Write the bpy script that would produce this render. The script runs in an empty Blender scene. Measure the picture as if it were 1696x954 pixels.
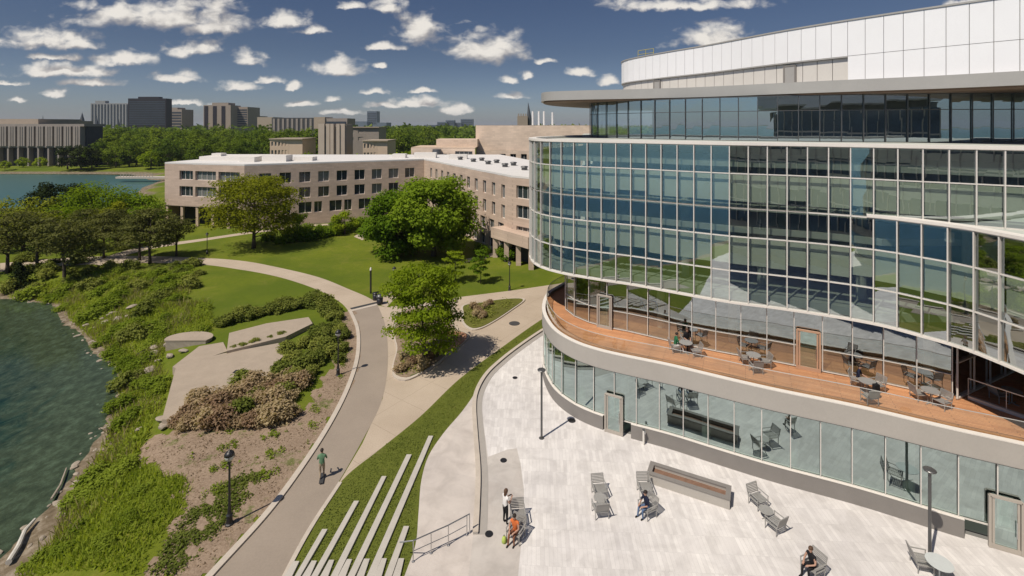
import bpy, bmesh, math, random
import numpy as np
from mathutils import Vector, Matrix
random.seed(7)
S = bpy.context.scene
COL = S.collection
H = 20.0          # camera height above the plaza
F = 801.0         # focal length in photo pixels (17 mm shift lens on a 1696 px wide frame)
HZ = 208.0        # horizon row in the photo

# ---------------------------------------------------------------- geometry helpers
def at(px, py, z=0.0):
    "world point at height z that was measured at this place of the photo"
    d = F * (H - z) / (py - HZ)
    return Vector(((px - 848.0) * d / F, d, z))
def far(px, py, D):
    return Vector(((px - 848.0) * D / F, D, H - (py - HZ) * D / F))

class MB:
    def __init__(self):
        self.v = []; self.f = []; self.m = []
    def add(self, vs, fs, mi=0):
        n = len(self.v)
        self.v.extend([tuple(p) for p in vs])
        for f in fs:
            self.f.append([n + i for i in f]); self.m.append(mi)
    def box(self, x0, x1, y0, y1, z0, z1, mi=0):
        self.add([(x0,y0,z0),(x1,y0,z0),(x1,y1,z0),(x0,y1,z0),(x0,y0,z1),(x1,y0,z1),(x1,y1,z1),(x0,y1,z1)],
                 [(0,3,2,1),(4,5,6,7),(0,1,5,4),(1,2,6,5),(2,3,7,6),(3,0,4,7)], mi)
    def obox(self, o, u, v, w, mi=0):
        "box from corner o along three vectors"
        o=Vector(o);u=Vector(u);v=Vector(v);w=Vector(w)
        if u.cross(v).dot(w) < 0: u,v=v,u
        self.add([o,o+u,o+u+v,o+v,o+w,o+u+w,o+u+v+w,o+v+w],
                 [(0,3,2,1),(4,5,6,7),(0,1,5,4),(1,2,6,5),(2,3,7,6),(3,0,4,7)], mi)
    def bar(self, a, b, w, h, mi=0, up=(0,0,1)):
        "rectangular bar from a to b, w across, h along up"
        a=Vector(a); b=Vector(b); t=(b-a)
        if t.length < 1e-6: return
        tn=t.normalized(); up=Vector(up)
        if abs(tn.dot(up))>.98: up=Vector((1,0,0)) if abs(tn.x)<.9 else Vector((0,1,0))
        s=tn.cross(up).normalized(); q=s.cross(tn).normalized()
        self.obox(a-s*w/2-q*h/2, t, s*w, q*h, mi)
    def tube(self, pts, rads, n=8, mi=0, cap=True):
        pts=[Vector(p) for p in pts]
        if not hasattr(rads,'__len__'): rads=[rads]*len(pts)
        base=len(self.v); ref=None
        for i,p in enumerate(pts):
            t=(pts[min(i+1,len(pts)-1)]-pts[max(i-1,0)])
            t=t.normalized() if t.length>1e-9 else Vector((0,0,1))
            if ref is None:
                ref=Vector((1,0,0)) if abs(t.x)<.8 else Vector((0,1,0))
            s=(ref-t*ref.dot(t)).normalized(); q=t.cross(s); ref=s
            for k in range(n):
                a=2*math.pi*k/n
                self.v.append(tuple(p+(s*math.cos(a)+q*math.sin(a))*rads[i]))
        for i in range(len(pts)-1):
            for k in range(n):
                k2=(k+1)%n
                self.f.append([base+i*n+k,base+i*n+k2,base+(i+1)*n+k2,base+(i+1)*n+k]); self.m.append(mi)
        if cap:
            self.f.append([base+k for k in range(n)][::-1]); self.m.append(mi)
            e=base+(len(pts)-1)*n
            self.f.append([e+k for k in range(n)]); self.m.append(mi)
    def lathe(self, prof, n=16, o=(0,0,0), mi=0):
        "prof: list of (r,z)"
        self.tube([(o[0],o[1],o[2]+z) for r,z in prof],[max(r,.0005) for r,z in prof],n,mi)
    def prism(self, poly, z0, z1, mi=0, side=None):
        "vertical prism on a plan polygon"
        n=len(poly); base=len(self.v)
        a=sum(poly[i][0]*poly[(i+1)%n][1]-poly[(i+1)%n][0]*poly[i][1] for i in range(n))
        if a<0: poly=list(poly)[::-1]
        for p in poly: self.v.append((p[0],p[1],z0))
        for p in poly: self.v.append((p[0],p[1],z1))
        self.f.append([base+i for i in range(n)][::-1]); self.m.append(mi)
        self.f.append([base+n+i for i in range(n)]); self.m.append(mi)
        for i in range(n):
            j=(i+1)%n
            self.f.append([base+i,base+j,base+n+j,base+n+i]); self.m.append(mi if side is None else side)
    def sheet(self, poly, z, mi=0):
        n=len(poly); base=len(self.v)
        a=sum(poly[i][0]*poly[(i+1)%n][1]-poly[(i+1)%n][0]*poly[i][1] for i in range(n))
        if a<0: poly=list(poly)[::-1]
        for p in poly: self.v.append((p[0],p[1],z))
        from mathutils.geometry import tessellate_polygon
        for t in tessellate_polygon([[Vector((p[0],p[1],0)) for p in poly]]):
            t=list(t); q=[poly[i] for i in t]
            if (q[1][0]-q[0][0])*(q[2][1]-q[0][1])-(q[2][0]-q[0][0])*(q[1][1]-q[0][1])<0: t.reverse()
            self.f.append([base+i for i in t]); self.m.append(mi)
    def strip(self, A, B, mi=0):
        "quads between two equally long rows of points"
        base=len(self.v); n=len(A)
        for p in A: self.v.append(tuple(p))
        for p in B: self.v.append(tuple(p))
        for i in range(n-1):
            self.f.append([base+i,base+i+1,base+n+i+1,base+n+i]); self.m.append(mi)
    def ribbon(self, curve, z0, z1, off0, off1, mi=0):
        "solid band following a plan curve between two sideways offsets"
        A=offset(curve,off0); B=offset(curve,off1); n=len(curve); base=len(self.v)
        for C,z in ((A,z0),(B,z0),(B,z1),(A,z1)):
            for p in C: self.v.append((p[0],p[1],z))
        for i in range(n-1):
            for r in range(4):
                r2=(r+1)%4
                self.f.append([base+r*n+i,base+r*n+i+1,base+r2*n+i+1,base+r2*n+i]); self.m.append(mi)
        self.f.append([base+r*n for r in range(4)]); self.m.append(mi)
        self.f.append([base+r*n+n-1 for r in range(4)][::-1]); self.m.append(mi)
    def build(self, name, mats, parent=None, smooth=False, fix=True):
        if not isinstance(mats,(list,tuple)): mats=[mats]
        me=bpy.data.meshes.new(name)
        o0=base_of(parent) if parent else Vector((0,0,0))
        vs=[(p[0]-o0.x,p[1]-o0.y,p[2]-o0.z) for p in self.v] if parent else self.v
        me.from_pydata(vs,[],self.f)
        for m in mats: me.materials.append(m)
        me.polygons.foreach_set('material_index',self.m)
        if smooth: me.polygons.foreach_set('use_smooth',[True]*len(self.f))
        me.update()
        if fix:
            bm=bmesh.new(); bm.from_mesh(me); bmesh.ops.recalc_face_normals(bm,faces=bm.faces); bm.to_mesh(me); bm.free()
        o=bpy.data.objects.new(name,me); COL.objects.link(o)
        if parent: o.parent=parent
        return o
BASES={}
def base_of(o):
    while o.parent: o=o.parent
    return BASES.get(o.name,Vector(o.location))
def tag(o,label=None,cat=None,group=None,kind=None):
    if label: o['label']=label
    if cat: o['category']=cat
    if group: o['group']=group
    if kind: o['kind']=kind
    return o
def empty(name,loc,label,cat,group=None):
    o=bpy.data.objects.new(name,None); o.empty_display_size=.2; COL.objects.link(o)
    o.location=loc; BASES[o.name]=Vector(loc)
    return tag(o,label,cat,group)
def copy_tree(o,loc=None,rz=None,label=None,group=None,scale=None,parent=None):
    c=o.copy(); COL.objects.link(c)
    if parent: c.parent=parent
    for ch in list(o.children): copy_tree(ch,parent=c)
    if loc is not None: c.location=loc
    if rz is not None: c.rotation_euler=(0,0,rz)
    if scale is not None: c.scale=scale if hasattr(scale,'__len__') else (scale,)*3
    if label: c['label']=label
    if group: c['group']=group
    return c
def catmull(pts,step=.5,closed=False):
    P=[Vector((p[0],p[1],0)) for p in pts]; n=len(P); out=[]
    rng=n if closed else n-1
    for i in range(rng):
        if closed: p0,p1,p2,p3=P[(i-1)%n],P[i],P[(i+1)%n],P[(i+2)%n]
        else:
            p1,p2=P[i],P[i+1]; p0=P[i-1] if i>0 else p1*2-p2; p3=P[i+2] if i+2<n else p2*2-p1
        t0=0;t1=max((p1-p0).length,1e-4)**.5;t2=t1+max((p2-p1).length,1e-4)**.5;t3=t2+max((p3-p2).length,1e-4)**.5
        k=max(2,int((p2-p1).length/step)+1)
        for j in range(k):
            t=t1+(t2-t1)*j/k
            A1=p0*((t1-t)/(t1-t0))+p1*((t-t0)/(t1-t0)); A2=p1*((t2-t)/(t2-t1))+p2*((t-t1)/(t2-t1)); A3=p2*((t3-t)/(t3-t2))+p3*((t-t2)/(t3-t2))
            B1=A1*((t2-t)/(t2-t0))+A2*((t-t0)/(t2-t0)); B2=A2*((t3-t)/(t3-t1))+A3*((t-t1)/(t3-t1))
            out.append(B1*((t2-t)/(t2-t1))+B2*((t-t1)/(t2-t1)))
    if not closed: out.append(P[-1])
    return out
def resample(pts,step,smooth=True,start=0.0):
    C=catmull(pts,.15) if smooth else [Vector((p[0],p[1],0)) for p in pts]
    out=[];acc=-start;nxt=0
    d=0
    for i in range(len(C)-1):
        seg=(C[i+1]-C[i]).length
        if seg<1e-9: continue
        while nxt<=d+seg+1e-9:
            out.append(C[i].lerp(C[i+1],(nxt-d)/seg)); nxt+=step
        d+=seg
    return out
def tangents(c):
    n=len(c); T=[]
    for i in range(n):
        a=c[min(i+1,n-1)];b_=c[max(i-1,0)]; t=Vector((a[0]-b_[0],a[1]-b_[1],0)); T.append(t.normalized())
    return T
def offset(c,o):
    "offset to the left of the direction of travel (building inside)"
    T=tangents(c)
    return [Vector((p[0]-t.y*o,p[1]+t.x*o,0)) for p,t in zip(c,T)]
def px_poly(pts,smooth=False,z=0.0,step=.6):
    W=[at(x,y,z) for x,y in pts]
    if smooth:
        return catmull([(p.x,p.y) for p in W],step,closed=True)
    return W
def px_line(pts,z=0.0,step=.5):
    return catmull([at(x,y,z)[:2] for x,y in pts],step)

# ---------------------------------------------------------------- materials
def new_mat(name):
    m=bpy.data.materials.new(name); m.use_nodes=True
    nt=m.node_tree; nt.nodes.clear()
    return m,nt,nt.nodes,nt.links
def node(nt,typ,**kw):
    n=nt.nodes.new(typ)
    for k,v in kw.items():
        if k=='inp':
            for a,b in v.items(): n.inputs[a].default_value=b
        else: setattr(n,k,v)
    return n
def ramp(nt,fac,stops,interp='LINEAR'):
    r=nt.nodes.new('ShaderNodeValToRGB'); r.color_ramp.interpolation=interp
    e=r.color_ramp.elements
    while len(e)<len(stops): e.new(.5)
    for el,(p,c) in zip(e,stops):
        el.position=p; el.color=(c[0],c[1],c[2],1) if hasattr(c,'__len__') else (c,c,c,1)
    nt.links.new(fac,r.inputs[0]); return r.outputs[0]
def noise(nt,scale,detail=4,rough=.6,coord='pos',vec=None,dist=0):
    n=node(nt,'ShaderNodeTexNoise',inp={'Scale':scale,'Detail':detail,'Roughness':rough,'Distortion':dist})
    if vec is None:
        if coord=='pos': vec=nt.nodes.new('ShaderNodeNewGeometry').outputs['Position']
        else: vec=nt.nodes.new('ShaderNodeTexCoord').outputs['Object']
    nt.links.new(vec,n.inputs['Vector']); return n.outputs['Fac']
def mixc(nt,fac,a,b,mode='MIX'):
    m=node(nt,'ShaderNodeMix',data_type='RGBA',blend_type=mode)
    for sock,val in ((m.inputs[0],fac),(m.inputs[6],a),(m.inputs[7],b)):
        if hasattr(val,'is_linked'): nt.links.new(val,sock)
        elif hasattr(val,'__len__'): sock.default_value=(val[0],val[1],val[2],1)
        else: sock.default_value=val
    return m.outputs[2]
def math_(nt,op,a,b=0.0,c=None):
    m=node(nt,'ShaderNodeMath',operation=op)
    for i,v in enumerate((a,b,c)):
        if v is None: continue
        if hasattr(v,'is_linked'): nt.links.new(v,m.inputs[i])
        else: m.inputs[i].default_value=v
    return m.outputs[0]
def bump(nt,h,strength=.3,dist=.05):
    b=node(nt,'ShaderNodeBump',inp={'Strength':strength,'Distance':dist}); nt.links.new(h,b.inputs['Height']); return b.outputs[0]
def principled(nt,color,rough=.8,normal=None,metal=0.0,spec=.3):
    p=nt.nodes.new('ShaderNodeBsdfPrincipled'); out=nt.nodes.new('ShaderNodeOutputMaterial')
    if hasattr(color,'is_linked'): nt.links.new(color,p.inputs['Base Color'])
    else: p.inputs['Base Color'].default_value=(*color,1)
    if hasattr(rough,'is_linked'): nt.links.new(rough,p.inputs['Roughness'])
    else: p.inputs['Roughness'].default_value=rough
    p.inputs['Metallic'].default_value=metal; p.inputs['Specular IOR Level'].default_value=spec
    if normal is not None: nt.links.new(normal,p.inputs['Normal'])
    nt.links.new(p.outputs[0],out.inputs[0]); return p
def simple(name,color,rough=.7,metal=0.0,var=.18,scale=3.0,coord='pos',spec=.3,fine=None):
    "a plain surface with weathering mottling and a little grain"
    m,nt,N,L=new_mat(name)
    n=noise(nt,scale,5,.65,coord)
    c=ramp(nt,n,[(.3,[x*(1-var) for x in color]),(.7,[min(1,x*(1+var)) for x in color])])
    n2=noise(nt,fine or scale*14,3,.6,coord)
    c=mixc(nt,.35,c,ramp(nt,n2,[(.35,[x*(1-var) for x in color]),(.65,[min(1,x*(1+var)) for x in color])]))
    principled(nt,c,rough,bump(nt,n2,.12,.01),metal,spec); return m
M={}
M['asphalt']=simple('asphalt_paving',(.30,.25,.20),.9,var=.10,scale=.35,fine=9)
M['kerb']=simple('kerb_concrete',(.5,.44,.37),.85,var=.12,scale=1.5)
M['stone']=simple('cut_limestone',(.47,.44,.39),.8,var=.1,scale=2)
M['dark_metal']=simple('black_painted_metal',(.018,.018,.02),.4,spec=.5,var=.2)
M['grey_metal']=simple('grey_painted_metal',(.13,.13,.13),.4,.6,var=.1)
M['silver']=simple('brushed_aluminium',(.62,.61,.58),.38,.35,var=.06)
M['steel']=simple('stainless_steel',(.5,.5,.5),.3,.9,var=.08)
M['alu_frame']=simple('silver_mullion',(.66,.63,.58),.5,.1,var=.05)
M['white_frame']=simple('white_coping',(.74,.7,.64),.55,.0,var=.05)
M['canopy']=simple('canopy_metal_panel',(.4,.385,.36),.45,.15,var=.05,scale=.8)
M['soffit']=simple('stained_soffit_boards',(.2,.13,.09),.6,var=.2,scale=1.2)
M['fascia']=simple('parapet_stone_panel',(.40,.375,.34),.8,var=.06,scale=.7)
M['plinth']=simple('plinth_stone',(.22,.205,.19),.8,var=.08,scale=1.4)
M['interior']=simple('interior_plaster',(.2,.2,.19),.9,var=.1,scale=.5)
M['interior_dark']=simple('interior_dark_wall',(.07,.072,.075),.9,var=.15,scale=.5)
M['slab']=simple('floor_slab_paint',(.5,.52,.47),.85,var=.06)
M['blind']=simple('roller_blind_cloth',(.86,.87,.74),.9,var=.05,scale=.6)
M['bark']=simple('tree_bark',(.085,.065,.048),.95,var=.3,scale=6,coord='obj')
M['mulch']=simple('bark_mulch',(.21,.125,.085),.95,var=.35,scale=3)
M['rock']=simple('pale_boulder',(.33,.28,.22),.9,var=.25,scale=3,coord='pos')
M['slab_concrete']=simple('old_terrace_concrete',(.37,.305,.235),.9,var=.12,scale=1.1)
M['white_roof']=simple('white_roof_membrane',(.66,.64,.61),.8,var=.06,scale=.4)
M['lime_wall']=simple('beige_limestone',(.56,.43,.32),.85,var=.05,scale=.5)
M['window_glass']=simple('dark_window_glass',(.03,.04,.045),.08,var=.2,spec=.8)
M['skin']=simple('skin_tone',(.42,.25,.18),.6,var=.08,scale=9,coord='obj')
M['skin_dark']=simple('dark_skin_tone',(.16,.09,.06),.6,var=.08,scale=9,coord='obj')
M['hair']=simple('dark_hair',(.025,.018,.014),.6,var=.3,scale=20,coord='obj')
M['hair_brown']=simple('brown_hair',(.09,.05,.03),.6,var=.3,scale=20,coord='obj')
def cloth(name,c): M[name]=simple(name,c,.9,var=.12,scale=8,coord='obj',spec=.1)
cloth('green_cloth',(.03,.14,.07)); cloth('grey_green_cloth',(.08,.15,.09)); cloth('white_cloth',(.7,.68,.66)); cloth('navy_cloth',(.02,.024,.045))
cloth('black_cloth',(.02,.02,.022)); cloth('denim_cloth',(.1,.15,.25)); cloth('orange_cloth',(.6,.16,.05)); cloth('pink_cloth',(.55,.28,.2))
cloth('brown_cloth',(.22,.1,.06)); cloth('tan_cloth',(.35,.28,.2)); cloth('yellow_green_cloth',(.4,.5,.12)); cloth('eye_black',(.02,.015,.012))

def m_concrete():
    m,nt,N,L=new_mat('pale_path_concrete')
    n=noise(nt,.22,5,.6); n2=noise(nt,12,3,.6)
    c=ramp(nt,n,[(.3,(.39,.315,.235)),(.7,(.50,.415,.32))])
    c=mixc(nt,.3,c,ramp(nt,n2,[(.35,(.37,.30,.225)),(.65,(.51,.43,.34))]))
    geo=nt.nodes.new('ShaderNodeNewGeometry'); mp=node(nt,'ShaderNodeMapping'); mp.inputs['Rotation'].default_value=(0,0,.62)
    L.new(geo.outputs['Position'],mp.inputs['Vector'])
    br=node(nt,'ShaderNodeTexBrick',offset=0.0,inp={'Color1':(1,1,1,1),'Color2':(1,1,1,1),'Mortar':(.7,.68,.66,1),'Scale':1.0,'Mortar Size':.014,'Brick Width':3.0,'Row Height':3.0})
    L.new(mp.outputs[0],br.inputs['Vector'])
    c=mixc(nt,1.0,c,br.outputs['Color'],'MULTIPLY')
    principled(nt,c,.88,bump(nt,n2,.1,.01)); return m
M['concrete']=m_concrete()
def m_pavers(name,c1,c2,w,h,rot,mortar=.86):
    m,nt,N,L=new_mat(name)
    geo=nt.nodes.new('ShaderNodeNewGeometry'); mp=node(nt,'ShaderNodeMapping'); mp.inputs['Rotation'].default_value=(0,0,rot)
    L.new(geo.outputs['Position'],mp.inputs['Vector'])
    br=node(nt,'ShaderNodeTexBrick',offset=.37,offset_frequency=3,inp={'Color1':(*c1,1),'Color2':(*c2,1),'Mortar':(c1[0]*mortar,c1[1]*mortar,c1[2]*mortar,1),'Scale':1.0,'Mortar Size':.012,'Brick Width':w,'Row Height':h,'Bias':0.0})
    L.new(mp.outputs[0],br.inputs['Vector'])
    n=noise(nt,.16,4,.6); n3=noise(nt,.9,4,.65,dist=.6)
    c=mixc(nt,1.0,br.outputs['Color'],ramp(nt,n,[(.3,(.86,.85,.85)),(.7,(1.06,1.05,1.03))]),'MULTIPLY')
    c=mixc(nt,1.0,c,ramp(nt,n3,[(.32,(.87,.865,.86)),(.60,(1.05,1.05,1.05))]),'MULTIPLY')
    principled(nt,c,.75,bump(nt,br.outputs['Fac'],-.15,.01)); return m
M['paver']=m_pavers('pale_plank_pavers',(.73,.71,.69),(.62,.60,.585),.2,1.0,.05,.84)
M['plaza_concrete']=m_pavers('grey_plaza_concrete',(.52,.49,.455),(.49,.455,.42),1.6,1.6,.3,.93)
M['sidewalk']=m_pavers('pale_plaza_walk',(.58,.53,.485),(.54,.495,.455),1.6,1.6,.3,.93)
def m_deck():
    m,nt,N,L=new_mat('hardwood_decking')
    geo=nt.nodes.new('ShaderNodeNewGeometry'); mp=node(nt,'ShaderNodeMapping'); mp.inputs['Rotation'].default_value=(0,0,.45)
    L.new(geo.outputs['Position'],mp.inputs['Vector'])
    br=node(nt,'ShaderNodeTexBrick',offset=.37,inp={'Color1':(.62,.32,.165,1),'Color2':(.50,.235,.115,1),'Mortar':(.10,.045,.025,1),'Scale':1.0,'Mortar Size':.009,'Brick Width':2.4,'Row Height':.14})
    L.new(mp.outputs[0],br.inputs['Vector'])
    n=noise(nt,.35,5,.7)
    c=mixc(nt,1.0,br.outputs['Color'],ramp(nt,n,[(.28,(.75,.78,.8)),(.72,(1.25,1.2,1.12))]),'MULTIPLY')
    principled(nt,c,.6,bump(nt,br.outputs['Fac'],-.2,.01)); return m
M['deck']=m_deck()
def m_grass(name,dark,light,stripe=None):
    m,nt,N,L=new_mat(name)
    n=noise(nt,.14,4,.6); n2=noise(nt,1.7,5,.7); n3=noise(nt,26,2,.6)
    c=ramp(nt,n,[(.3,dark),(.7,light)])
    c=mixc(nt,.45,c,ramp(nt,n2,[(.3,[x*.66 for x in dark]),(.7,[x*1.2 for x in light])]))
    c=mixc(nt,.4,c,ramp(nt,n3,[(.3,[x*.45 for x in dark]),(.7,[x*1.35 for x in light])]))
    n4=noise(nt,.45,5,.75)
    c=mixc(nt,ramp(nt,n4,[(.60,0.0),(.78,.5)]),c,(.20,.17,.06))
    principled(nt,c,.9,bump(nt,n3,.7,.05),spec=.1); return m
M['lawn']=m_grass('mown_lawn',(.09,.135,.012),(.165,.205,.018))
M['lawn_bank']=m_grass('terrace_lawn',(.085,.11,.018),(.145,.165,.028))
M['bed_grass']=m_grass('bed_grass_cover',(.07,.085,.02),(.16,.16,.035))
def m_ground():
    m,nt,N,L=new_mat('ground_cover_earth')
    geo=nt.nodes.new('ShaderNodeNewGeometry'); sep=nt.nodes.new('ShaderNodeSeparateXYZ'); L.new(geo.outputs['Position'],sep.inputs[0])
    n=noise(nt,.11,4,.6); n2=noise(nt,1.5,5,.7); n3=noise(nt,22,2,.6)
    g=ramp(nt,n,[(.3,(.088,.13,.011)),(.7,(.17,.208,.016))])
    g=mixc(nt,.45,g,ramp(nt,n2,[(.3,(.07,.10,.010)),(.7,(.20,.225,.02))]))
    g=mixc(nt,.35,g,ramp(nt,n3,[(.3,(.06,.08,.006)),(.7,(.22,.25,.03))]))
    dry=noise(nt,.33,6,.78,dist=.5); g=mixc(nt,ramp(nt,dry,[(.50,0.0),(.72,.6)]),g,(.24,.215,.05))
    g=mixc(nt,ramp(nt,noise(nt,.06,3,.6),[(.40,0.0),(.60,.7)]),g,(.075,.115,.012))
    soil=ramp(nt,noise(nt,2.6,6,.7),[(.3,(.15,.105,.07)),(.7,(.36,.285,.21))])
    bed=ramp(nt,noise(nt,1.3,5,.75),[(.3,(.10,.075,.045)),(.5,(.19,.15,.10)),(.72,(.36,.31,.24))])
    deep=ramp(nt,noise(nt,.3,5,.7,dist=.8),[(.35,(.004,.019,.016)),(.65,(.014,.058,.050))])
    wob=math_(nt,'MULTIPLY_ADD',n2,.5,-.25)
    z=math_(nt,'ADD',sep.outputs[2],wob)
    mr=node(nt,'ShaderNodeMapRange',interpolation_type='SMOOTHSTEP',inp={'From Min':-1.15,'From Max':-.75}); L.new(z,mr.inputs[0])
    c=mixc(nt,mr.outputs[0],bed,g)
    zd=math_(nt,'MULTIPLY_ADD',noise(nt,.45,5,.75,dist=1.0),2.2,math_(nt,'ADD',z,-1.1))
    md=node(nt,'ShaderNodeMapRange',interpolation_type='SMOOTHSTEP',inp={'From Min':-3.0,'From Max':-1.95}); L.new(zd,md.inputs[0])
    c=mixc(nt,md.outputs[0],deep,c)
    principled(nt,c,.92,bump(nt,n3,.6,.05),spec=.1); return m
M['ground']=m_ground()
def m_soil():
    m,nt,N,L=new_mat('bare_soil')
    n=noise(nt,.7,6,.7); n2=noise(nt,7,5,.7)
    c=ramp(nt,n,[(.3,(.20,.14,.095)),(.7,(.36,.27,.19))])
    c=mixc(nt,.5,c,ramp(nt,n2,[(.3,(.15,.105,.07)),(.7,(.42,.33,.25))]))
    g=noise(nt,.5,5,.75)
    c=mixc(nt,ramp(nt,g,[(.57,0.0),(.64,.75)]),c,(.10,.13,.025))
    principled(nt,c,.95,bump(nt,n2,.7,.06),spec=.1); return m
M['soil']=m_soil()
def m_water(name,teal,fac,rough):
    m,nt,N,L=new_mat(name)
    n=noise(nt,.9,4,.6,dist=.4); n2=noise(nt,3.5,3,.6)
    h=math_(nt,'ADD',math_(nt,'MULTIPLY',n,1.0),math_(nt,'MULTIPLY',n2,.3))
    nb=bump(nt,h,.03,.15)
    tr=node(nt,'ShaderNodeBsdfTransparent',inp={'Color':(.58,.74,.66,1)})
    df=node(nt,'ShaderNodeBsdfDiffuse',inp={'Color':(*teal,1)})
    base=nt.nodes.new('ShaderNodeMixShader'); base.inputs[0].default_value=fac
    L.new(tr.outputs[0],base.inputs[1]); L.new(df.outputs[0],base.inputs[2])
    gl=node(nt,'ShaderNodeBsdfGlossy',inp={'Roughness':rough,'Color':(.66,.84,.80,1)}); L.new(nb,gl.inputs['Normal'])
    fr=node(nt,'ShaderNodeFresnel',inp={'IOR':1.33}); L.new(nb,fr.inputs['Normal'])
    mx=nt.nodes.new('ShaderNodeMixShader'); L.new(fr.outputs[0],mx.inputs[0]); L.new(base.outputs[0],mx.inputs[1]); L.new(gl.outputs[0],mx.inputs[2])
    out=nt.nodes.new('ShaderNodeOutputMaterial'); L.new(mx.outputs[0],out.inputs[0]); return m
M['water']=m_water('lake_water',(.006,.058,.056),.12,.10)
M['lagoon']=m_water('lagoon_water',(.05,.17,.155),.6,.3)
def m_glass(name,tint,refl=.30,gcol=(.80,.93,.95),bumpy=.0):
    m,nt,N,L=new_mat(name)
    lw=node(nt,'ShaderNodeLayerWeight',inp={'Blend':.5})
    f=math_(nt,'POWER',lw.outputs['Facing'],3.0); f=math_(nt,'MULTIPLY_ADD',f,1-refl,refl)
    tr=node(nt,'ShaderNodeBsdfTransparent',inp={'Color':(*tint,1)})
    gl=node(nt,'ShaderNodeBsdfGlossy',inp={'Roughness':.0,'Color':(*gcol,1)})
    if bumpy:
        nb=bump(nt,noise(nt,.55,2,.5),bumpy,.05); L.new(nb,gl.inputs['Normal'])
    mx=nt.nodes.new('ShaderNodeMixShader'); L.new(f,mx.inputs[0]); L.new(tr.outputs[0],mx.inputs[1]); L.new(gl.outputs[0],mx.inputs[2])
    out=nt.nodes.new('ShaderNodeOutputMaterial'); L.new(mx.outputs[0],out.inputs[0]); return m
M['glass']=m_glass('tinted_curtain_glass',(.72,.80,.75),.41,(.86,.95,1.0),bumpy=.05)
M['glass_top']=m_glass('blue_top_glass',(.66,.78,.82),.48,(.80,.93,1.0),bumpy=.03)
M['glass_ground']=m_glass('pale_green_glass',(.50,.62,.58),.45,(.82,1.0,1.0),bumpy=.05)
M['clear_glass']=m_glass('guard_glass',(.86,.9,.88),.08,(.9,.95,.95))
def m_leaf(name,dark,light,trans=.35,sc=.45):
    m,nt,N,L=new_mat(name)
    oi=nt.nodes.new('ShaderNodeObjectInfo'); tc=nt.nodes.new('ShaderNodeTexCoord')
    n=noise(nt,sc,3,.6,vec=tc.outputs['Object']); n2=noise(nt,5,2,.6,vec=tc.outputs['Object'])
    f=math_(nt,'MULTIPLY_ADD',n2,.5,math_(nt,'MULTIPLY',n,.6))
    f=math_(nt,'ADD',f,math_(nt,'MULTIPLY_ADD',oi.outputs['Random'],.42,-.24))
    c=ramp(nt,f,[(.3,dark),(.75,light)])
    df=nt.nodes.new('ShaderNodeBsdfDiffuse'); L.new(c,df.inputs[0])
    tl=nt.nodes.new('ShaderNodeBsdfTranslucent'); L.new(mixc(nt,1.0,c,(1.0,1.05,.45),'MULTIPLY'),tl.inputs[0])
    mx=nt.nodes.new('ShaderNodeMixShader'); mx.inputs[0].default_value=trans; L.new(df.outputs[0],mx.inputs[1]); L.new(tl.outputs[0],mx.inputs[2])
    out=nt.nodes.new('ShaderNodeOutputMaterial'); L.new(mx.outputs[0],out.inputs[0]); return m
M['leaf_green']=m_leaf('summer_green_leaves',(.105,.185,.014),(.25,.345,.028),.45)
M['leaf_bright']=m_leaf('bright_green_leaves',(.16,.235,.014),(.35,.42,.03),.48)
M['leaf_olive']=m_leaf('olive_yellow_leaves',(.15,.165,.012),(.29,.31,.025),.45)
M['leaf_lime']=m_leaf('lime_leaves',(.18,.21,.02),(.36,.38,.05),.4)
M['leaf_dark']=m_leaf('dark_evergreen_needles',(.022,.034,.012),(.055,.072,.02),.15)
M['leaf_pine']=m_leaf('pine_needles',(.085,.095,.028),(.19,.195,.058),.35)
M['leaf_forest']=m_leaf('woodland_leaves',(.085,.135,.02),(.20,.26,.03),.4,sc=.2)
M['blade']=m_leaf('grass_blade_green',(.22,.30,.03),(.42,.47,.07),.55,.3)
M['litter']=m_leaf('dry_leaf_litter',(.14,.09,.055),(.42,.33,.23),.1,2.5)
M['straw']=m_leaf('dry_straw_blades',(.26,.22,.09),(.46,.40,.2),.35,.5)
M['leaf_shrub']=m_leaf('shrub_leaves',(.14,.175,.035),(.29,.31,.07),.38,1.2)
M['leaf_brown']=m_leaf('purple_brown_shrub_leaves',(.30,.20,.13),(.52,.42,.25),.42,.9)
M['leaf_bank']=m_leaf('bank_grass_leaves',(.145,.205,.02),(.28,.345,.045),.42,.25)
SKYTINT=(.41,.42,.50)
# ---------------------------------------------------------------- camera, sun, sky
cam=bpy.data.cameras.new('camera'); camo=bpy.data.objects.new('camera',cam); COL.objects.link(camo)
camo.location=(0,0,H); camo.rotation_euler=(math.radians(90),0,0)
cam.sensor_width=36; cam.lens=17.0; cam.shift_y=-(477-HZ)/1696.0; cam.clip_start=.5; cam.clip_end=20000
S.camera=camo
SUN_AZ=Vector((-.72,-.69)).normalized(); EL=math.radians(56)
sdir=Vector((SUN_AZ.x*math.cos(EL),SUN_AZ.y*math.cos(EL),math.sin(EL)))
sun=bpy.data.lights.new('sun','SUN'); sun.energy=4.5; sun.angle=math.radians(.5); sun.color=(1.0,.91,.79)
suno=bpy.data.objects.new('sun',sun); COL.objects.link(suno); suno.location=(0,0,60)
suno.rotation_euler=sdir.to_track_quat('Z','Y').to_euler()
W=bpy.data.worlds.new('World'); S.world=W; W.use_nodes=True
nt=W.node_tree; nt.nodes.clear(); L=nt.links
sky=node(nt,'ShaderNodeTexSky',sky_type='NISHITA'); sky.sun_disc=False; sky.sun_elevation=EL
sky.sun_rotation=math.atan2(SUN_AZ.x,SUN_AZ.y)%(2*math.pi); sky.air_density=1.0; sky.dust_density=.6; sky.ozone_density=2.5; sky.altitude=100
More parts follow.
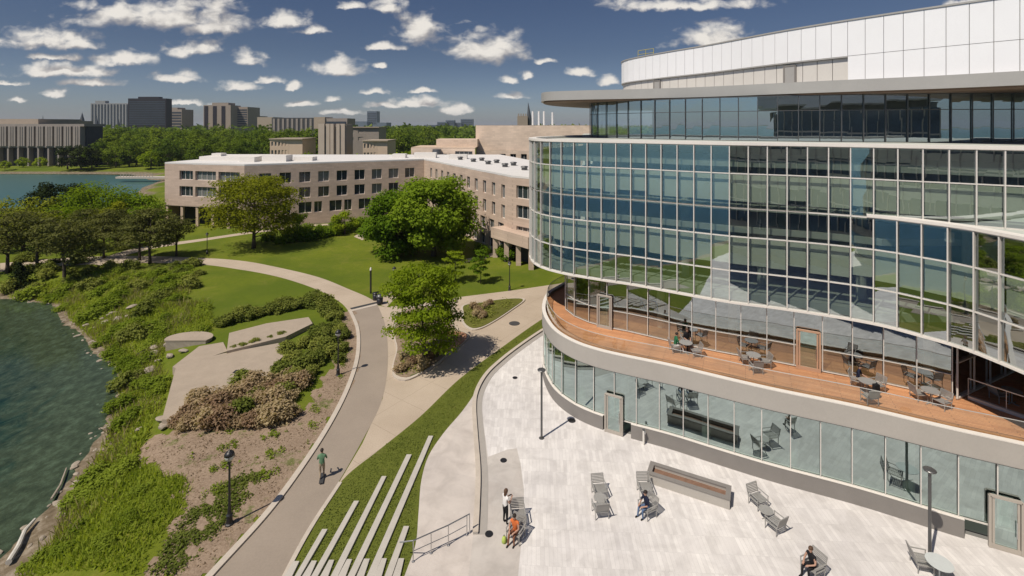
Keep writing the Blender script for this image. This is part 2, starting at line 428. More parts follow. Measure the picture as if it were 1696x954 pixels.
# cumulus: (azimuth tangent, elevation tangent, half width, half height) read off the photo's sky
CL=[(262,20,150,30),(352,38,70,18),(75,60,78,20),(120,72,50,12),(205,97,54,13),(92,94,42,6),(112,116,88,13),(152,135,56,7),
    (288,127,42,9),(320,78,42,15),(412,95,34,14),(475,30,40,15),(512,48,30,9),(560,113,46,14),(630,108,12,5),(582,8,22,7),(640,8,30,14),(690,46,36,26),
    (635,75,32,7),(805,75,66,30),(86,153,28,8),(30,165,15,5),(395,143,30,9),(450,132,20,6),(485,143,14,7),(500,170,34,6),(548,164,20,6),
    (618,153,26,6),(690,168,48,9),(755,182,24,7),(640,174,30,5),(845,158,28,6),(842,133,17,7),(902,100,14,5),(962,118,26,10),(1008,130,27,10),(872,124,12,8),
    (1130,6,112,12),(1182,60,64,25),(1600,4,40,7),(15,138,25,4),(560,185,40,4),(300,170,40,4),(700,150,20,4)]
g=bpy.data.node_groups.new('cumulus_field','ShaderNodeTree')
g.interface.new_socket('P',in_out='INPUT',socket_type='NodeSocketVector'); g.interface.new_socket('D',in_out='OUTPUT',socket_type='NodeSocketFloat')
gi=g.nodes.new('NodeGroupInput'); go=g.nodes.new('NodeGroupOutput'); prev=None
for cx,cy,rx,ry in CL:
    u=(cx-848)/F; v=(HZ-(cy+ry*.45))/F; a=rx*1.12/F; b=ry*1.55/F
    if prev is None:
        st=node(g,'ShaderNodeVectorMath',operation='ADD'); st.inputs[1].default_value=(0,0,9); g.links.new(gi.outputs[0],st.inputs[0]); prev=st.outputs[0]
    ma=node(g,'ShaderNodeVectorMath',operation='MULTIPLY_ADD'); ma.inputs[1].default_value=(1/a,1/b,0); ma.inputs[2].default_value=(-u/a,-v/b,0)
    g.links.new(prev,ma.inputs[0])
    mu=node(g,'ShaderNodeVectorMath',operation='MULTIPLY'); mu.inputs[1].default_value=(1,-2.6,0); g.links.new(ma.outputs[0],mu.inputs[0])
    mx=node(g,'ShaderNodeVectorMath',operation='MAXIMUM'); g.links.new(ma.outputs[0],mx.inputs[0]); g.links.new(mu.outputs[0],mx.inputs[1])
    ab=node(g,'ShaderNodeVectorMath',operation='LENGTH'); g.links.new(mx.outputs[0],ab.inputs[0])
    cx_=g.nodes.new('ShaderNodeCombineXYZ'); cx_.inputs[0].default_value=1e6; cx_.inputs[1].default_value=1e6; g.links.new(ab.outputs['Value'],cx_.inputs[2])
    mn=node(g,'ShaderNodeVectorMath',operation='MINIMUM'); g.links.new(prev,mn.inputs[0]); g.links.new(cx_.outputs[0],mn.inputs[1]); prev=mn.outputs[0]
sx=g.nodes.new('ShaderNodeSeparateXYZ'); g.links.new(prev,sx.inputs[0]); prev=sx.outputs[2]
g.links.new(math_(g,'SUBTRACT',1.0,prev),go.inputs[0])
tc=nt.nodes.new('ShaderNodeTexCoord'); sp=nt.nodes.new('ShaderNodeSeparateXYZ'); L.new(tc.outputs['Generated'],sp.inputs[0])
yy=math_(nt,'MAXIMUM',sp.outputs[1],.02)
pu=math_(nt,'DIVIDE',sp.outputs[0],yy); pv=math_(nt,'DIVIDE',sp.outputs[2],yy)
cb=nt.nodes.new('ShaderNodeCombineXYZ'); L.new(pu,cb.inputs[0]); L.new(pv,cb.inputs[1])
wn=node(nt,'ShaderNodeTexNoise',inp={'Scale':24.0,'Detail':4.0,'Roughness':.6}); L.new(cb.outputs[0],wn.inputs['Vector'])
wv=node(nt,'ShaderNodeVectorMath',operation='MULTIPLY_ADD'); wv.inputs[1].default_value=(.05,.024,0); wv.inputs[2].default_value=(-.025,-.012,0); L.new(wn.outputs['Color'],wv.inputs[0])
wa=node(nt,'ShaderNodeVectorMath',operation='ADD'); L.new(cb.outputs[0],wa.inputs[0]); L.new(wv.outputs[0],wa.inputs[1])
# stretched coordinates for the billow noise
mp=node(nt,'ShaderNodeVectorMath',operation='MULTIPLY'); mp.inputs[1].default_value=(1,1.7,1); L.new(cb.outputs[0],mp.inputs[0])
def billow(offs):
    ad=node(nt,'ShaderNodeVectorMath',operation='ADD'); ad.inputs[1].default_value=offs; L.new(mp.outputs[0],ad.inputs[0])
    n1=node(nt,'ShaderNodeTexNoise',inp={'Scale':24.0,'Detail':7.0,'Roughness':.52,'Distortion':.3}); L.new(ad.outputs[0],n1.inputs['Vector'])
    n2=node(nt,'ShaderNodeTexNoise',inp={'Scale':7.0,'Detail':3.0,'Roughness':.5}); L.new(ad.outputs[0],n2.inputs['Vector'])
    return math_(nt,'ADD',math_(nt,'MULTIPLY_ADD',n1.outputs['Fac'],1.9,-.95),math_(nt,'MULTIPLY_ADD',n2.outputs['Fac'],1.3,-.65))
b0=billow((0,0,0)); b1=billow((-.014,.040,0))
def field(offs):
    ad=node(nt,'ShaderNodeVectorMath',operation='ADD'); ad.inputs[1].default_value=offs; L.new(wa.outputs[0],ad.inputs[0])
    gr=nt.nodes.new('ShaderNodeGroup'); gr.node_tree=g; L.new(ad.outputs[0],gr.inputs[0]); return gr.outputs[0]
f0=field((0,0,0)); f1=field((-.012,.026,0))
d0=math_(nt,'ADD',f0,b0); d1=math_(nt,'ADD',f1,b1)
den=node(nt,'ShaderNodeMapRange',interpolation_type='SMOOTHSTEP',inp={'From Min':-.12,'From Max':.74}); L.new(d0,den.inputs[0])
lit=node(nt,'ShaderNodeMapRange',interpolation_type='SMOOTHSTEP',inp={'From Min':-.42,'From Max':.72}); L.new(math_(nt,'SUBTRACT',d0,d1),lit.inputs[0])
# the half of the sky behind: scattered cumulus from noise on the cloud plane
zz=math_(nt,'MAXIMUM',sp.outputs[2],.03)
cq=nt.nodes.new('ShaderNodeCombineXYZ'); L.new(math_(nt,'DIVIDE',sp.outputs[0],zz),cq.inputs[0]); L.new(math_(nt,'DIVIDE',sp.outputs[1],zz),cq.inputs[1])
nb=node(nt,'ShaderNodeTexNoise',inp={'Scale':.75,'Detail':7.0,'Roughness':.55}); L.new(cq.outputs[0],nb.inputs['Vector'])
db=node(nt,'ShaderNodeMapRange',interpolation_type='SMOOTHSTEP',inp={'From Min':.56,'From Max':.68}); L.new(nb.outputs['Fac'],db.inputs[0])
front=node(nt,'ShaderNodeMapRange',inp={'From Min':.03,'From Max':.12}); L.new(sp.outputs[1],front.inputs[0])
up=node(nt,'ShaderNodeMapRange',inp={'From Min':.0,'From Max':.03}); L.new(sp.outputs[2],up.inputs[0])
dens=node(nt,'ShaderNodeMix',data_type='FLOAT'); L.new(front.outputs[0],dens.inputs[0]); L.new(math_(nt,'MULTIPLY',db.outputs[0],.8),dens.inputs[2]); L.new(den.outputs[0],dens.inputs[3])
dens=math_(nt,'MULTIPLY',dens.outputs[0],up.outputs[0])
ccol=mixc(nt,lit.outputs[0],(4.5,4.3,4.3),(9.8,9.3,8.6))
back=node(nt,'ShaderNodeMapRange',interpolation_type='SMOOTHSTEP',inp={'From Min':.12,'From Max':-.35}); L.new(sp.outputs[1],back.inputs[0])
hz=node(nt,'ShaderNodeMapRange',interpolation_type='SMOOTHSTEP',inp={'From Min':.0,'From Max':.16}); L.new(sp.outputs[2],hz.inputs[0])
skyc=mixc(nt,1.0,sky.outputs[0],mixc(nt,back.outputs[0],mixc(nt,hz.outputs[0],(.57,.61,.77),SKYTINT),(.66,.76,.94)),'MULTIPLY')
allc=mixc(nt,dens,skyc,ccol)
bg=nt.nodes.new('ShaderNodeBackground'); bg.inputs[1].default_value=.085; L.new(allc,bg.inputs[0])
wo=nt.nodes.new('ShaderNodeOutputWorld'); L.new(bg.outputs[0],wo.inputs[0])
W.cycles.sampling_method='MANUAL'; W.cycles.sample_map_resolution=512
S.view_settings.view_transform='Standard'; S.view_settings.look='None'; S.view_settings.gamma=1.0; S.view_settings.exposure=0.0; S.view_settings.use_curve_mapping=False
S.render.engine='CYCLES'; S.cycles.max_bounces=7; S.cycles.transparent_max_bounces=14; S.cycles.diffuse_bounces=2; S.cycles.glossy_bounces=4
S.cycles.sample_clamp_indirect=4; S.cycles.use_denoising=True; S.cycles.caustics_reflective=False; S.cycles.caustics_refractive=False
# ---------------------------------------------------------------- terrain and water
WZ=-1.5
shore=[(0,497),(40,499),(75,505),(105,535),(130,560),(152,583),(178,600),(186,640),(178,670),(165,690),(160,712),(138,745),(118,775),(95,815),(60,862),(30,895),(0,925),(-60,980)]
SH=catmull([at(x,y,WZ)[:2] for x,y in shore],1.2)
NEAR=[(-5000,70),(-400,66),(-140,62),(-90,61)]+[(p.x,p.y) for p in SH]+[(-25,16),(-23,8),(-22,0),(-22,-25),(-20,-60),(0,-90),(60,-110),(500,-160),(5000,-300),(5000,-5000),(-5000,-5000)]
LAGOON=[(-600,206),(-222,211),(-180,209),(-152,200),(-136,188),(-128,166),(-112,146),(-108,134),(-128,122),(-600,116)]
def poly_sd(X,Y,poly):
    "signed distance, positive outside"
    P=np.array(poly,float); n=len(P); d=np.full(X.shape,1e18); ins=np.zeros(X.shape,bool)
    for i in range(n):
        a=P[i]; b=P[(i+1)%n]; e=b-a; w0=X-a[0]; w1=Y-a[1]
        t=np.clip((w0*e[0]+w1*e[1])/max(e@e,1e-12),0,1)
        d=np.minimum(d,(w0-e[0]*t)**2+(w1-e[1]*t)**2)
        c=((a[1]<=Y)&(b[1]>Y))|((b[1]<=Y)&(a[1]>Y))
        with np.errstate(divide='ignore',invalid='ignore'):
            xi=a[0]+(Y-a[1])/(b[1]-a[1]+1e-30)*(b[0]-a[0])
        ins^=(c&(X<xi))
    d=np.sqrt(d); return np.where(ins,-d,d)
def terrain(X,Y):
    X=np.asarray(X,float); Y=np.asarray(Y,float)
    d=np.minimum(poly_sd(X,Y,NEAR),poly_sd(X,Y,LAGOON))
    d=d+.5*np.sin(X*1.1+Y*.7)*np.exp(-np.abs(d)/4)*.6
    t=np.clip(d/7.0,0,1); up=WZ+1.5*(t*t*(3-2*t))
    dn=WZ+np.maximum(d*.17,-4.0)
    return np.where(d>=0,up,dn)
def gz(x,y): return float(terrain(np.array([x]),np.array([y]))[0])
def gp(px,py):
    z=0.0
    for _ in range(8):
        p=at(px,py,z); z=.5*z+.5*gz(p.x,p.y)
    p=at(px,py,z); return Vector((p.x,p.y,gz(p.x,p.y)))
def axis(lo,hi,step,far0,far1):
    a=list(np.arange(lo,hi+1e-6,step)); s=step; x=hi
    while x<far1: s*=1.25; x+=s; a.append(x)
    s=step; x=lo; b=[]
    while x>far0: s*=1.25; x-=s; b.append(x)
    return np.array(b[::-1]+a)
xs=axis(-90,40,.8,-6000,6000); ys=axis(-24,90,.8,-6000,9000)
GX,GY=np.meshgrid(xs,ys); GZ=terrain(GX.ravel(),GY.ravel())
nx,ny=len(xs),len(ys)
V=np.stack([GX.ravel(),GY.ravel(),GZ],1)
I=np.arange(nx*ny).reshape(ny,nx)
Q=np.stack([I[:-1,:-1].ravel(),I[:-1,1:].ravel(),I[1:,1:].ravel(),I[1:,:-1].ravel()],1)
def np_mesh(name,V,Q,mats,parent=None,mi=None,smooth=False):
    me=bpy.data.meshes.new(name); k=Q.shape[1]
    me.vertices.add(len(V)); me.vertices.foreach_set('co',np.asarray(V,np.float32).ravel())
    me.loops.add(Q.size); me.loops.foreach_set('vertex_index',Q.astype(np.int32).ravel())
    me.polygons.add(len(Q)); me.polygons.foreach_set('loop_start',np.arange(0,Q.size,k,dtype=np.int32))
    for m in (mats if isinstance(mats,(list,tuple)) else [mats]): me.materials.append(m)
    if mi is not None: me.polygons.foreach_set('material_index',np.asarray(mi,np.int32))
    if smooth: me.polygons.foreach_set('use_smooth',np.ones(len(Q),bool))
    me.update(calc_edges=True); me.validate()
    o=bpy.data.objects.new(name,me); COL.objects.link(o)
    if parent: o.parent=parent
    return o
tag(np_mesh('ground',V,Q,M['ground'],smooth=True),kind='structure')
b=MB(); b.sheet([(-6000,-6000),(6000,-6000),(6000,262),(-6000,262)],WZ)
tag(b.build('lake_water',M['water'],fix=False),kind='structure')
b=MB(); b.sheet([(x,y) for x,y in [(-602,208),(-222,213),(-178,211),(-148,201),(-130,189),(-122,166),(-106,148),(-103,132),(-126,119),(-602,112)]],WZ+.012); tag(b.build('lagoon_water',M['lagoon'],fix=False),kind='structure')
def drape(name,poly,dz,cell,mat,jit=0.0):
    P=np.array([(p[0],p[1]) for p in poly]); lo=P.min(0); hi=P.max(0)
    ax=np.arange(lo[0],hi[0],cell); ay=np.arange(lo[1],hi[1],cell)
    X,Y=np.meshgrid(ax,ay); sd=poly_sd(X.ravel(),Y.ravel(),P)+jit*(np.sin(X.ravel()*1.9+Y.ravel()*.6)+np.sin(Y.ravel()*2.3-X.ravel()*1.1)+.7*np.sin(X.ravel()*5.1+Y.ravel()*4.3))
    Z=terrain(X.ravel(),Y.ravel())+dz; ins=(sd<0).reshape(X.shape)
    I=np.arange(X.size).reshape(X.shape); k=ins[:-1,:-1]
    Qq=np.stack([I[:-1,:-1][k],I[:-1,1:][k],I[1:,1:][k],I[1:,:-1][k]],1)
    used=np.unique(Qq); rm=np.full(X.size,-1); rm[used]=np.arange(len(used))
    VV=np.stack([X.ravel(),Y.ravel(),Z],1)[used]
    return tag(np_mesh(name,VV,rm[Qq],mat),kind='structure')
soil_px=[(330,960),(440,855),(505,765),(548,700),(578,640),(592,590),(592,545),(580,515),(560,520),(560,580),(520,650),(500,690),(400,715),(330,702),(290,712),(240,735),(225,775),(300,790),(290,850),(230,960)]
drape('soil_bank',[gp(x,y) for x,y in soil_px],.02,.14,M['soil'],.2)
def sheet(name,poly,z,mat):
    b=MB(); b.sheet([(p[0],p[1]) for p in poly],z); return tag(b.build(name,mat,fix=False),kind='structure')
asL=[(120,1500),(250,1130),(318,985),(345,954),(440,850),(500,770),(545,700),(575,640),(590,590),(590,545),(578,515)]
asR=[(330,1500),(400,1130),(455,985),(470,954),(510,880),(560,800),(600,730),(630,670),(641,620),(642,570),(637,535),(625,504)]
AL=px_line(asL); AR=px_line(asR)
conc=[(500,900),(560,802),(600,735),(634,660),(640,600),(634,540),(621,505),(640,509),(700,500),(770,491),(850,481),(925,470),(1000,452),(1030,470),(962,496),(897,534),(830,582),(764,632),(697,696),(634,748),(566,800),(540,850)]
sheet('concrete_path',px_poly(conc),.008,M['concrete'])
up=[(330,428),(400,432),(470,445),(530,460),(580,480),(628,505),(578,516),(565,502),(530,482),(480,464),(420,450),(345,440)]
UPT=px_line([(0,436),(100,428),(200,424),(330,427),(400,432),(470,445),(530,460),(580,480),(612,494),(628,505)]); UPB=px_line([(0,450),(100,441),(200,436),(330,438),(400,447),(440,454),(480,464),(530,482),(565,502),(578,516)])
sheet('concrete_path',UPT+UPB[::-1],.008,M['concrete'])
sheet('footpath',px_line([(150,437),(205,416),(255,406),(330,396),(420,383),(520,372),(600,368)],step=1)+px_line([(608,371),(520,375),(420,386.5),(330,400),(258,411),(215,421),(165,440)],step=1),.010,M['concrete'])
sheet('footpath',px_poly([(612,499),(655,478),(668,481),(640,509)]),.012,M['concrete'])
sheet('footpath',px_poly([(762,431),(800,423),(835,414),(845,417),(805,428),(766,436)]),.012,M['concrete'])
sheet('footpath',px_poly([(586,392),(605,380),(618,372),(626,376),(612,390),(600,398)]),.012,M['concrete'])
sheet('asphalt_path',AL+AR[::-1],.014,M['asphalt'])
b=MB(); b.ribbon(AL,-.05,.10,.06,-.26); tag(b.build('kerb',M['kerb']),kind='structure')
b=MB(); b.ribbon(px_line([(455,985),(470,954),(510,880),(562,800)]),-.05,.07,.05,-.16); tag(b.build('kerb',M['kerb']),kind='structure')
e0,e1=at(577,516),at(627,504)
b=MB(); b.bar((e0.x,e0.y,.01),(e1.x,e1.y,.01),.45,.05); tag(b.build('kerb',M['kerb']),kind='structure')
b=MB(); b.bar((e0.x,e0.y+.75,.011),(e1.x,e1.y+.75,.011),.5,.02); tag(b.build('drain_channel',M['grey_metal']),'dark drain channel across the path end','drain')
# plaza
plaza=[(1060,470),(905,500),(895,549),(850,580),(825,600),(806,618),(793,637),(785,655),(783,675),(785,720),(789,785),(787,840),(784,886),(776,960),(770,1040)]
PZ=[tuple(at(x,y)[:2]) for x,y in plaza]
PZ=[(6,60)]+PZ+[(-5,13),(-11,4),(-13,-8),(-14,-24),(60,-22),(60,0),(60,60)]
sheet('plaza_paving',PZ,.008,M['paver'])
pc=[(784,650),(783,675),(785,720),(789,785),(787,840),(784,886),(776,954),(768,1040),(846,1040),(858,954),(864,890),(868,814),(862,768),(856,743),(840,745),(822,752),(808,757),(800,700),(796,650)]
sheet('plaza_concrete',px_poly(pc),.013,M['plaza_concrete'])
lawnL=[(440,1040),(480,954),(510,893),(566,797),(630,744),(694,692),(761,628),(828,578),(896,530),(960,492)]
lawnR=[(985,497),(897,545),(850,577),(820,602),(800,622),(787,650),(765,682),(736,716),(710,755),(698,795),(693,851),(688,903),(670,954),(640,1040)]
LL=px_line(lawnL); LR=px_line(lawnR)
sheet('terrace_lawn',LL+LR,.020,M['lawn_bank'])
walk=px_line([(897,545),(850,577),(820,602),(800,622),(787,650),(765,682),(736,716),(710,755),(698,795),(693,851),(688,903),(670,954),(640,1040)])+[at(x,y) for x,y in [(772,1040),(776,954),(784,886),(787,840),(789,785),(785,720),(783,675),(785,655),(793,637),(806,618),(825,600),(850,580),(895,549)]]
sheet('plaza_walk',walk,.016,M['sidewalk'])
M['grey_band']=simple('grey_band_paving',(.36,.335,.305),.85,var=.06)
# low curved wall between walk and plaza
WL=px_line([(945,520),(895,549),(850,580),(825,600),(806,618),(793,637),(785,657),(783,677),(785,720),(789,785),(787,840),(784,886)])
b=MB(); b.ribbon(WL,-.05,.13,-.02,.22); b.ribbon(WL,.13,.16,-.04,.24,1)
o=tag(b.build('low_curved_wall',[M['fascia'],M['kerb']]),'low curved concrete wall sweeping between the lawn walk and the bright plaza','low wall')
b=MB(); b.ribbon(WL,-.02,.026,.22,.66); tag(b.build('grey_band_strip',M['grey_band']),kind='structure')  # flat mid-grey band along the plaza side of the wall
# islands
isl=[(652,558),(656,581),(649,613),(653,627),(671,632),(694,623),(721,608),(751,582),(772,566),(777,556),(760,548),(745,530),(735,512),(700,507),(672,515),(655,535)]
P=px_poly(isl,True); b=MB(); b.prism(P,-.05,.13); tag(b.build('planting_bed',M['kerb']),kind='structure')
c=sum((p for p in P),Vector())/len(P); P2=[c+(p-c)*.955 for p in P]
b=MB(); b.prism(P2,.0,.17); tag(b.build('planting_bed_soil',M['soil']),kind='structure')
P3=px_poly([(745,552),(776,556),(774,566),(756,580),(735,588),(728,570)],True); b=MB(); b.prism([c+(p-c)*.95 for p in P3],.1,.185); tag(b.build('gravel_bed',simple('orange_gravel',(.42,.22,.13),.95,var=.25,scale=6)),kind='structure')
isl2=[(766,507.5),(795,502.5),(838,496),(869,496),(849,514),(795,546),(781,548),(766,538),(765,521)]
P=px_poly(isl2,True); b=MB(); b.prism(P,-.05,.12); tag(b.build('planting_bed',M['kerb']),kind='structure')
c=sum((p for p in P),Vector())/len(P); b=MB(); b.prism([c+(p-c)*.93 for p in P],.0,.16); tag(b.build('planting_bed_grass',M['bed_grass']),kind='structure')
# stone strips set in the lawn (zoomed picture coordinates)
def z8(x,y): return at(420+x/3.0375,640+y/3.0375)
TL=tag
strips=[((345,730,372,730),(215,954,243,954)),((505,587,530,587),(298,954,330,954)),((645,462,668,462),(395,954,430,954)),((770,352,795,352),(480,954,515,954)),((880,258,903,258),(575,954,612,954)),((755,715,782,715),(664,954,700,954)),
 ((200,892,230,892),(163,954,200,954)),((292,890,318,890),(253,954,290,954)),((380,886,405,886),(343,954,380,954)),((470,882,495,882),(432,954,468,954)),((556,880,584,880),(524,954,560,954)),((645,878,670,878),(612,954,648,954)),((730,878,757,878),(704,954,740,954))]
ords=['leftmost of the long ones','second long one from the left','third long one from the left','fourth long one from the left','longest, fifth long one from the left','short one beside the handrail',
      'leftmost of the bottom row','second of the bottom row','third of the bottom row','fourth of the bottom row','fifth of the bottom row','sixth of the bottom row','last of the bottom row, by the handrail foot']
for (t,e),w in zip(strips,ords):
    a,c_=z8(t[0],t[1]),z8(t[2],t[3]); d,e_=z8(e[0],e[1]),z8(e[2],e[3])
    d=d+(d-a).normalized()*1.5; e_=e_+(e_-c_).normalized()*1.5
    b=MB(); b.prism([a,c_,e_,d],-.05,.125)
    tag(b.build('stone_strip',M['stone']),'stone strip set in the lawn, '+w,'stone strip','stone strips in the lawn')
# old terraces on the bank
def z6(x,y): return (250+x/2.51,420+y/2.51)
def slab(name,pts,z0,z1,label,cat,mat='slab_concrete'):
    P=[at(*z6(x,y),z1) for x,y in pts]; b=MB(); b.prism(P,z0,z1); return tag(b.build(name,M[mat]),label,cat)
slab('concrete_terrace',[(105,468),(200,440),(300,415),(530,372),(552,425),(500,470),(520,500),(400,560),(240,590),(100,690),(45,690)],-1.4,.22,'large weathered concrete terrace slab above the water','terrace slab')
slab('concrete_terrace',[(325,330),(480,290),(655,264),(672,290),(560,345),(315,405)],-.6,.45,'upper concrete terrace slab below the dark hedge','terrace slab')
slab('gravel_patch',[(90,470),(200,385),(300,368),(318,405),(200,445),(112,480)],-1.2,.10,None,None,'slab_concrete')['kind']='structure'
p=at(313,560,.3); b=MB(); pts=[(p.x+2.0*math.cos(a),p.y+1.25*math.sin(a)) for a in np.linspace(-.4,math.pi+.5,26)]
b.prism(pts,-1.2,.25); b.prism([(p.x+(x-p.x)*1.05,p.y+(y-p.y)*1.05) for x,y in pts],.25,.36,1)
tag(b.build('stone_platform',[M['rock'],M['slab_concrete']]),'half round stone platform at the edge of the overgrown bank','platform')
p=at(396,615,.24); b=MB(); b.box(p.x-.42,p.x+.42,p.y-.25,p.y+.25,.2,.235); 
for i in range(7): b.box(p.x-.4+i*.12,p.x-.34+i*.12,p.y-.22,p.y+.22,.235,.25,1)
tag(b.build('drain_grate',[M['dark_metal'],M['grey_metal']]),'dark rectangular drain grate in the large concrete terrace','drain grate')
# ---------------------------------------------------------------- glass building
C1=[(8.5,51),(6.2,47.5),(4.6,45.2),(3.2,43.0),(2.55,40.2),(2.5,37.8),(3.1,35),(4.3,33.1),(5.6,32),(7.2,31.1),(9.8,29.85),(11.7,28.75),(14.5,27.2),(18.3,25.4),(21.5,23.6),(23.8,22.45),(28,20.2),(34,17)]
C2=[(9,48.5),(6.6,45.5),(5.0,42.5),(4.4,39.3),(4.9,38.0),(6.4,36.3),(8.76,35),(11.4,33.3),(14,31.85),(16.6,30.7),(19.4,29.2),(22,27.9),(24.3,26.4)]
C3=[(7.5,55),(4.75,50.4),(2.5,46.5),(1.66,43.2),(1.8,40.7),(2.5,39),(4.1,37.4),(6.4,36),(8.9,34.7),(11.3,33.1),(14.3,31.3),(16.5,30.4),(19.3,29),(21.2,27.7)]
C3L=C3+[(22.3,26.3),(23.2,24.9),(23.6,23.3),(23.8,21.9),(24.1,19),(24.4,15)]
C3U=C3+[(25.5,25.0),(29.5,22.4),(34,19.2)]
C5=[(14,64),(10,57),(8.6,52.5),(10.2,48.8),(14.5,44),(20.5,39.8),(26,37.3),(32,36),(40,35.5)]
CAN=[(12,70),(5,60),(3.2,53),(3.6,49.4),(6.5,47.6),(12,45.6),(16.7,43.3),(23.6,37.6),(29.2,33.5),(32.2,30.4),(36,26.5),(42,20)]
PEN=[(x*1.05,y*1.05) for x,y in [(18,68),(14.5,63.5),(14,60),(16.5,54),(19.6,48.7),(23.5,40.6),(27.5,34.7),(30.2,31.4),(34,27),(38,22)]]
ROOT=empty('glass_building',(14,40,0),'large curved glass campus building with wooden terrace and white rooftop screen','building')
def closed(curve): return [(p[0],p[1]) for p in curve]+[(64,curve[-1][1]),(64,78),(curve[0][0]+4,78)]
def part(b,name,mats,parent=ROOT,**k): return b.build(name,mats,parent,**k)
PANES=[]; BIG=[]
def curtain(name,curve,rows,module,glass,mull=(.06,.14),rail=(.06,.10),fm='alu_frame',gaps=(),proud=.05,separate=True,smooth=True,tops=None,start=0,skip=()):
    P=resample(curve,module,smooth,start); T=tangents(P); b=MB()
    z0,z1=rows[0],rows[-1]
    for i,(p,t) in enumerate(zip(P,T)):
        nrm=Vector((-t.y,t.x,0))
        b.bar((p.x-nrm.x*proud,p.y-nrm.y*proud,z0),(p.x-nrm.x*proud,p.y-nrm.y*proud,z1),mull[0],mull[1],up=nrm)
    for k,z in enumerate(rows):
        for i in range(len(P)-1):
            if (i,k) in skip: continue
            w=rail[0]*(1.5 if k in (0,len(rows)-1) else 1)
            n=Vector((-(T[i]+T[i+1]).y,(T[i]+T[i+1]).x,0)).normalized()*proud*.6
            b.bar((P[i].x-n.x,P[i].y-n.y,z),(P[i+1].x-n.x,P[i+1].y-n.y,z),rail[1],w)
    cw=part(b,name,M[fm])
    rest=MB()
    for i in range(len(P)-1):
        if i in gaps: continue
        pb=MB()
        jr=random.Random(i*7+int(z0*10))
        for a,c in zip(rows[:-1],rows[1:]):
            # each pane is set a hair out of true, as real ones are
            e=[jr.uniform(-.004,.004) for _ in range(4)]
            n=Vector((-T[i].y,T[i].x,0)); q=[(P[i],a),(P[i+1],a),(P[i+1],c),(P[i],c)]
            vs=[(p.x+n.x*(.03+s),p.y+n.y*(.03+s),z) for (p,z),s in zip(q,e)]
            (pb if separate else rest).add(vs,[(0,1,2,3)])
        if separate: pb.build('glass_pane',M[glass],cw,fix=False)
    if not separate:
        tag(rest.build('glass_pane',M[glass],cw,fix=False),kind='stuff')
    return P,cw
# floors and core
def slabm(curve,z0,z1,inset,mat,name):
    c=offset(catmull(curve,.5),inset); b=MB(); b.prism(closed(c),z0,z1); return part(b,name,M[mat])
slabm(C1,-.1,.03,.4,'interior','ground_floor_slab')
slabm(C1,4.15,4.93,.30,'slab','terrace_slab')
slabm(C3,8.62,9.15,.25,'slab','floor_slab')
slabm(C3,13.0,13.4,.55,'slab','floor_slab')
slabm(C3L,8.6,8.66,.18,'soffit','soffit')
slabm(C3U,17.3,17.75,.55,'slab','floor_slab')
slabm(C3U,18.60,18.72,.12,'slab','roof_deck')
slabm(C3L,14.50,14.66,.15,'slab','roof_deck')
def core(curve,z0,z1,inset,mat,name='interior_wall'):
    c=offset(catmull(curve,.6),inset); b=MB()
    A=[(p.x,p.y,z0) for p in c]; B=[(p.x,p.y,z1) for p in c]; b.strip(A,B); return part(b,name,M[mat])
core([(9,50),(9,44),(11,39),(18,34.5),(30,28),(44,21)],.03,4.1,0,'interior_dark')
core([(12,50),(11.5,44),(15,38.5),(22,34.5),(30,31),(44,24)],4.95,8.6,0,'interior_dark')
core([(12,54),(11,46),(15,40),(22,35),(32,28),(44,20)],9.1,18.6,0,'interior')
core([(18,62),(17,54),(22,46),(30,42),(44,41)],18.72,22.4,0,'interior')
# curtain walls
R3=[8.6,10.6,12.83,14.68]; R4=[14.68,16.9,18.74]
PL3,_=curtain('curtain_wall',C3L,R3,1.09,'glass',tops=None)
PL4,_=curtain('curtain_wall',C3U,R4,1.09,'glass',separate=False)
P5,_=curtain('penthouse_curtain_wall',C5,[18.74,21.2,22.4],1.45,'glass_top',fm='grey_metal',separate=False,mull=(.05,.08),rail=(.05,.06))
# white coping at the top of the level and on the projecting bay
b=MB(); c=catmull(C3U,.5); b.ribbon(c,18.74,18.93,-.16,.5); part(b,'coping',M['white_frame'])
b=MB(); c=catmull([(20.6,28.1),(21.2,27.7)]+C3L[-6:],.4); b.ribbon(c,14.70,14.86,-.16,.5); part(b,'coping',M['white_frame'])
b=MB(); c=catmull(C3L,.5); b.ribbon(c,8.5,8.62,-.12,.3); part(b,'edge_trim',M['white_frame'])
# roller blinds behind the glass, one run per storey cut at each bay
def blinds(P,z0,z1,name='roller_blind'):
    b=MB(); T=tangents(P); rr=random.Random(3)
    for i in range(len(P)-1):
        n=Vector((-T[i].y,T[i].x,0)); a=P[i].lerp(P[i+1],.03)+n*.32; c=P[i].lerp(P[i+1],.97)+n*.32
        d=rr.uniform(-.07,.07)+ (rr.choice([0,0,0,.25]) )
        b.bar((a.x,a.y,(z0+d+z1)/2),(c.x,c.y,(z0+d+z1)/2),.02,z1-z0-d)
    return part(b,name,M['blind'])
blinds(PL3,10.95,12.7); blinds(PL4,15.05,16.8)
# interior columns seen through the glass
b=MB()
for z0,z1,cur in ((.03,4.15,offset(catmull(C1,.5),2.2)),(4.95,8.6,offset(catmull(C2,.5),2.2)),(9.15,17.3,offset(catmull(C3U,.5),2.4))):
    for k in range(6,len(cur)-2,11):
        p=cur[k]; b=MB(); b.tube([(p.x,p.y,z0),(p.x,p.y,z1)],.28,12); part(b,'column',M['slab'])
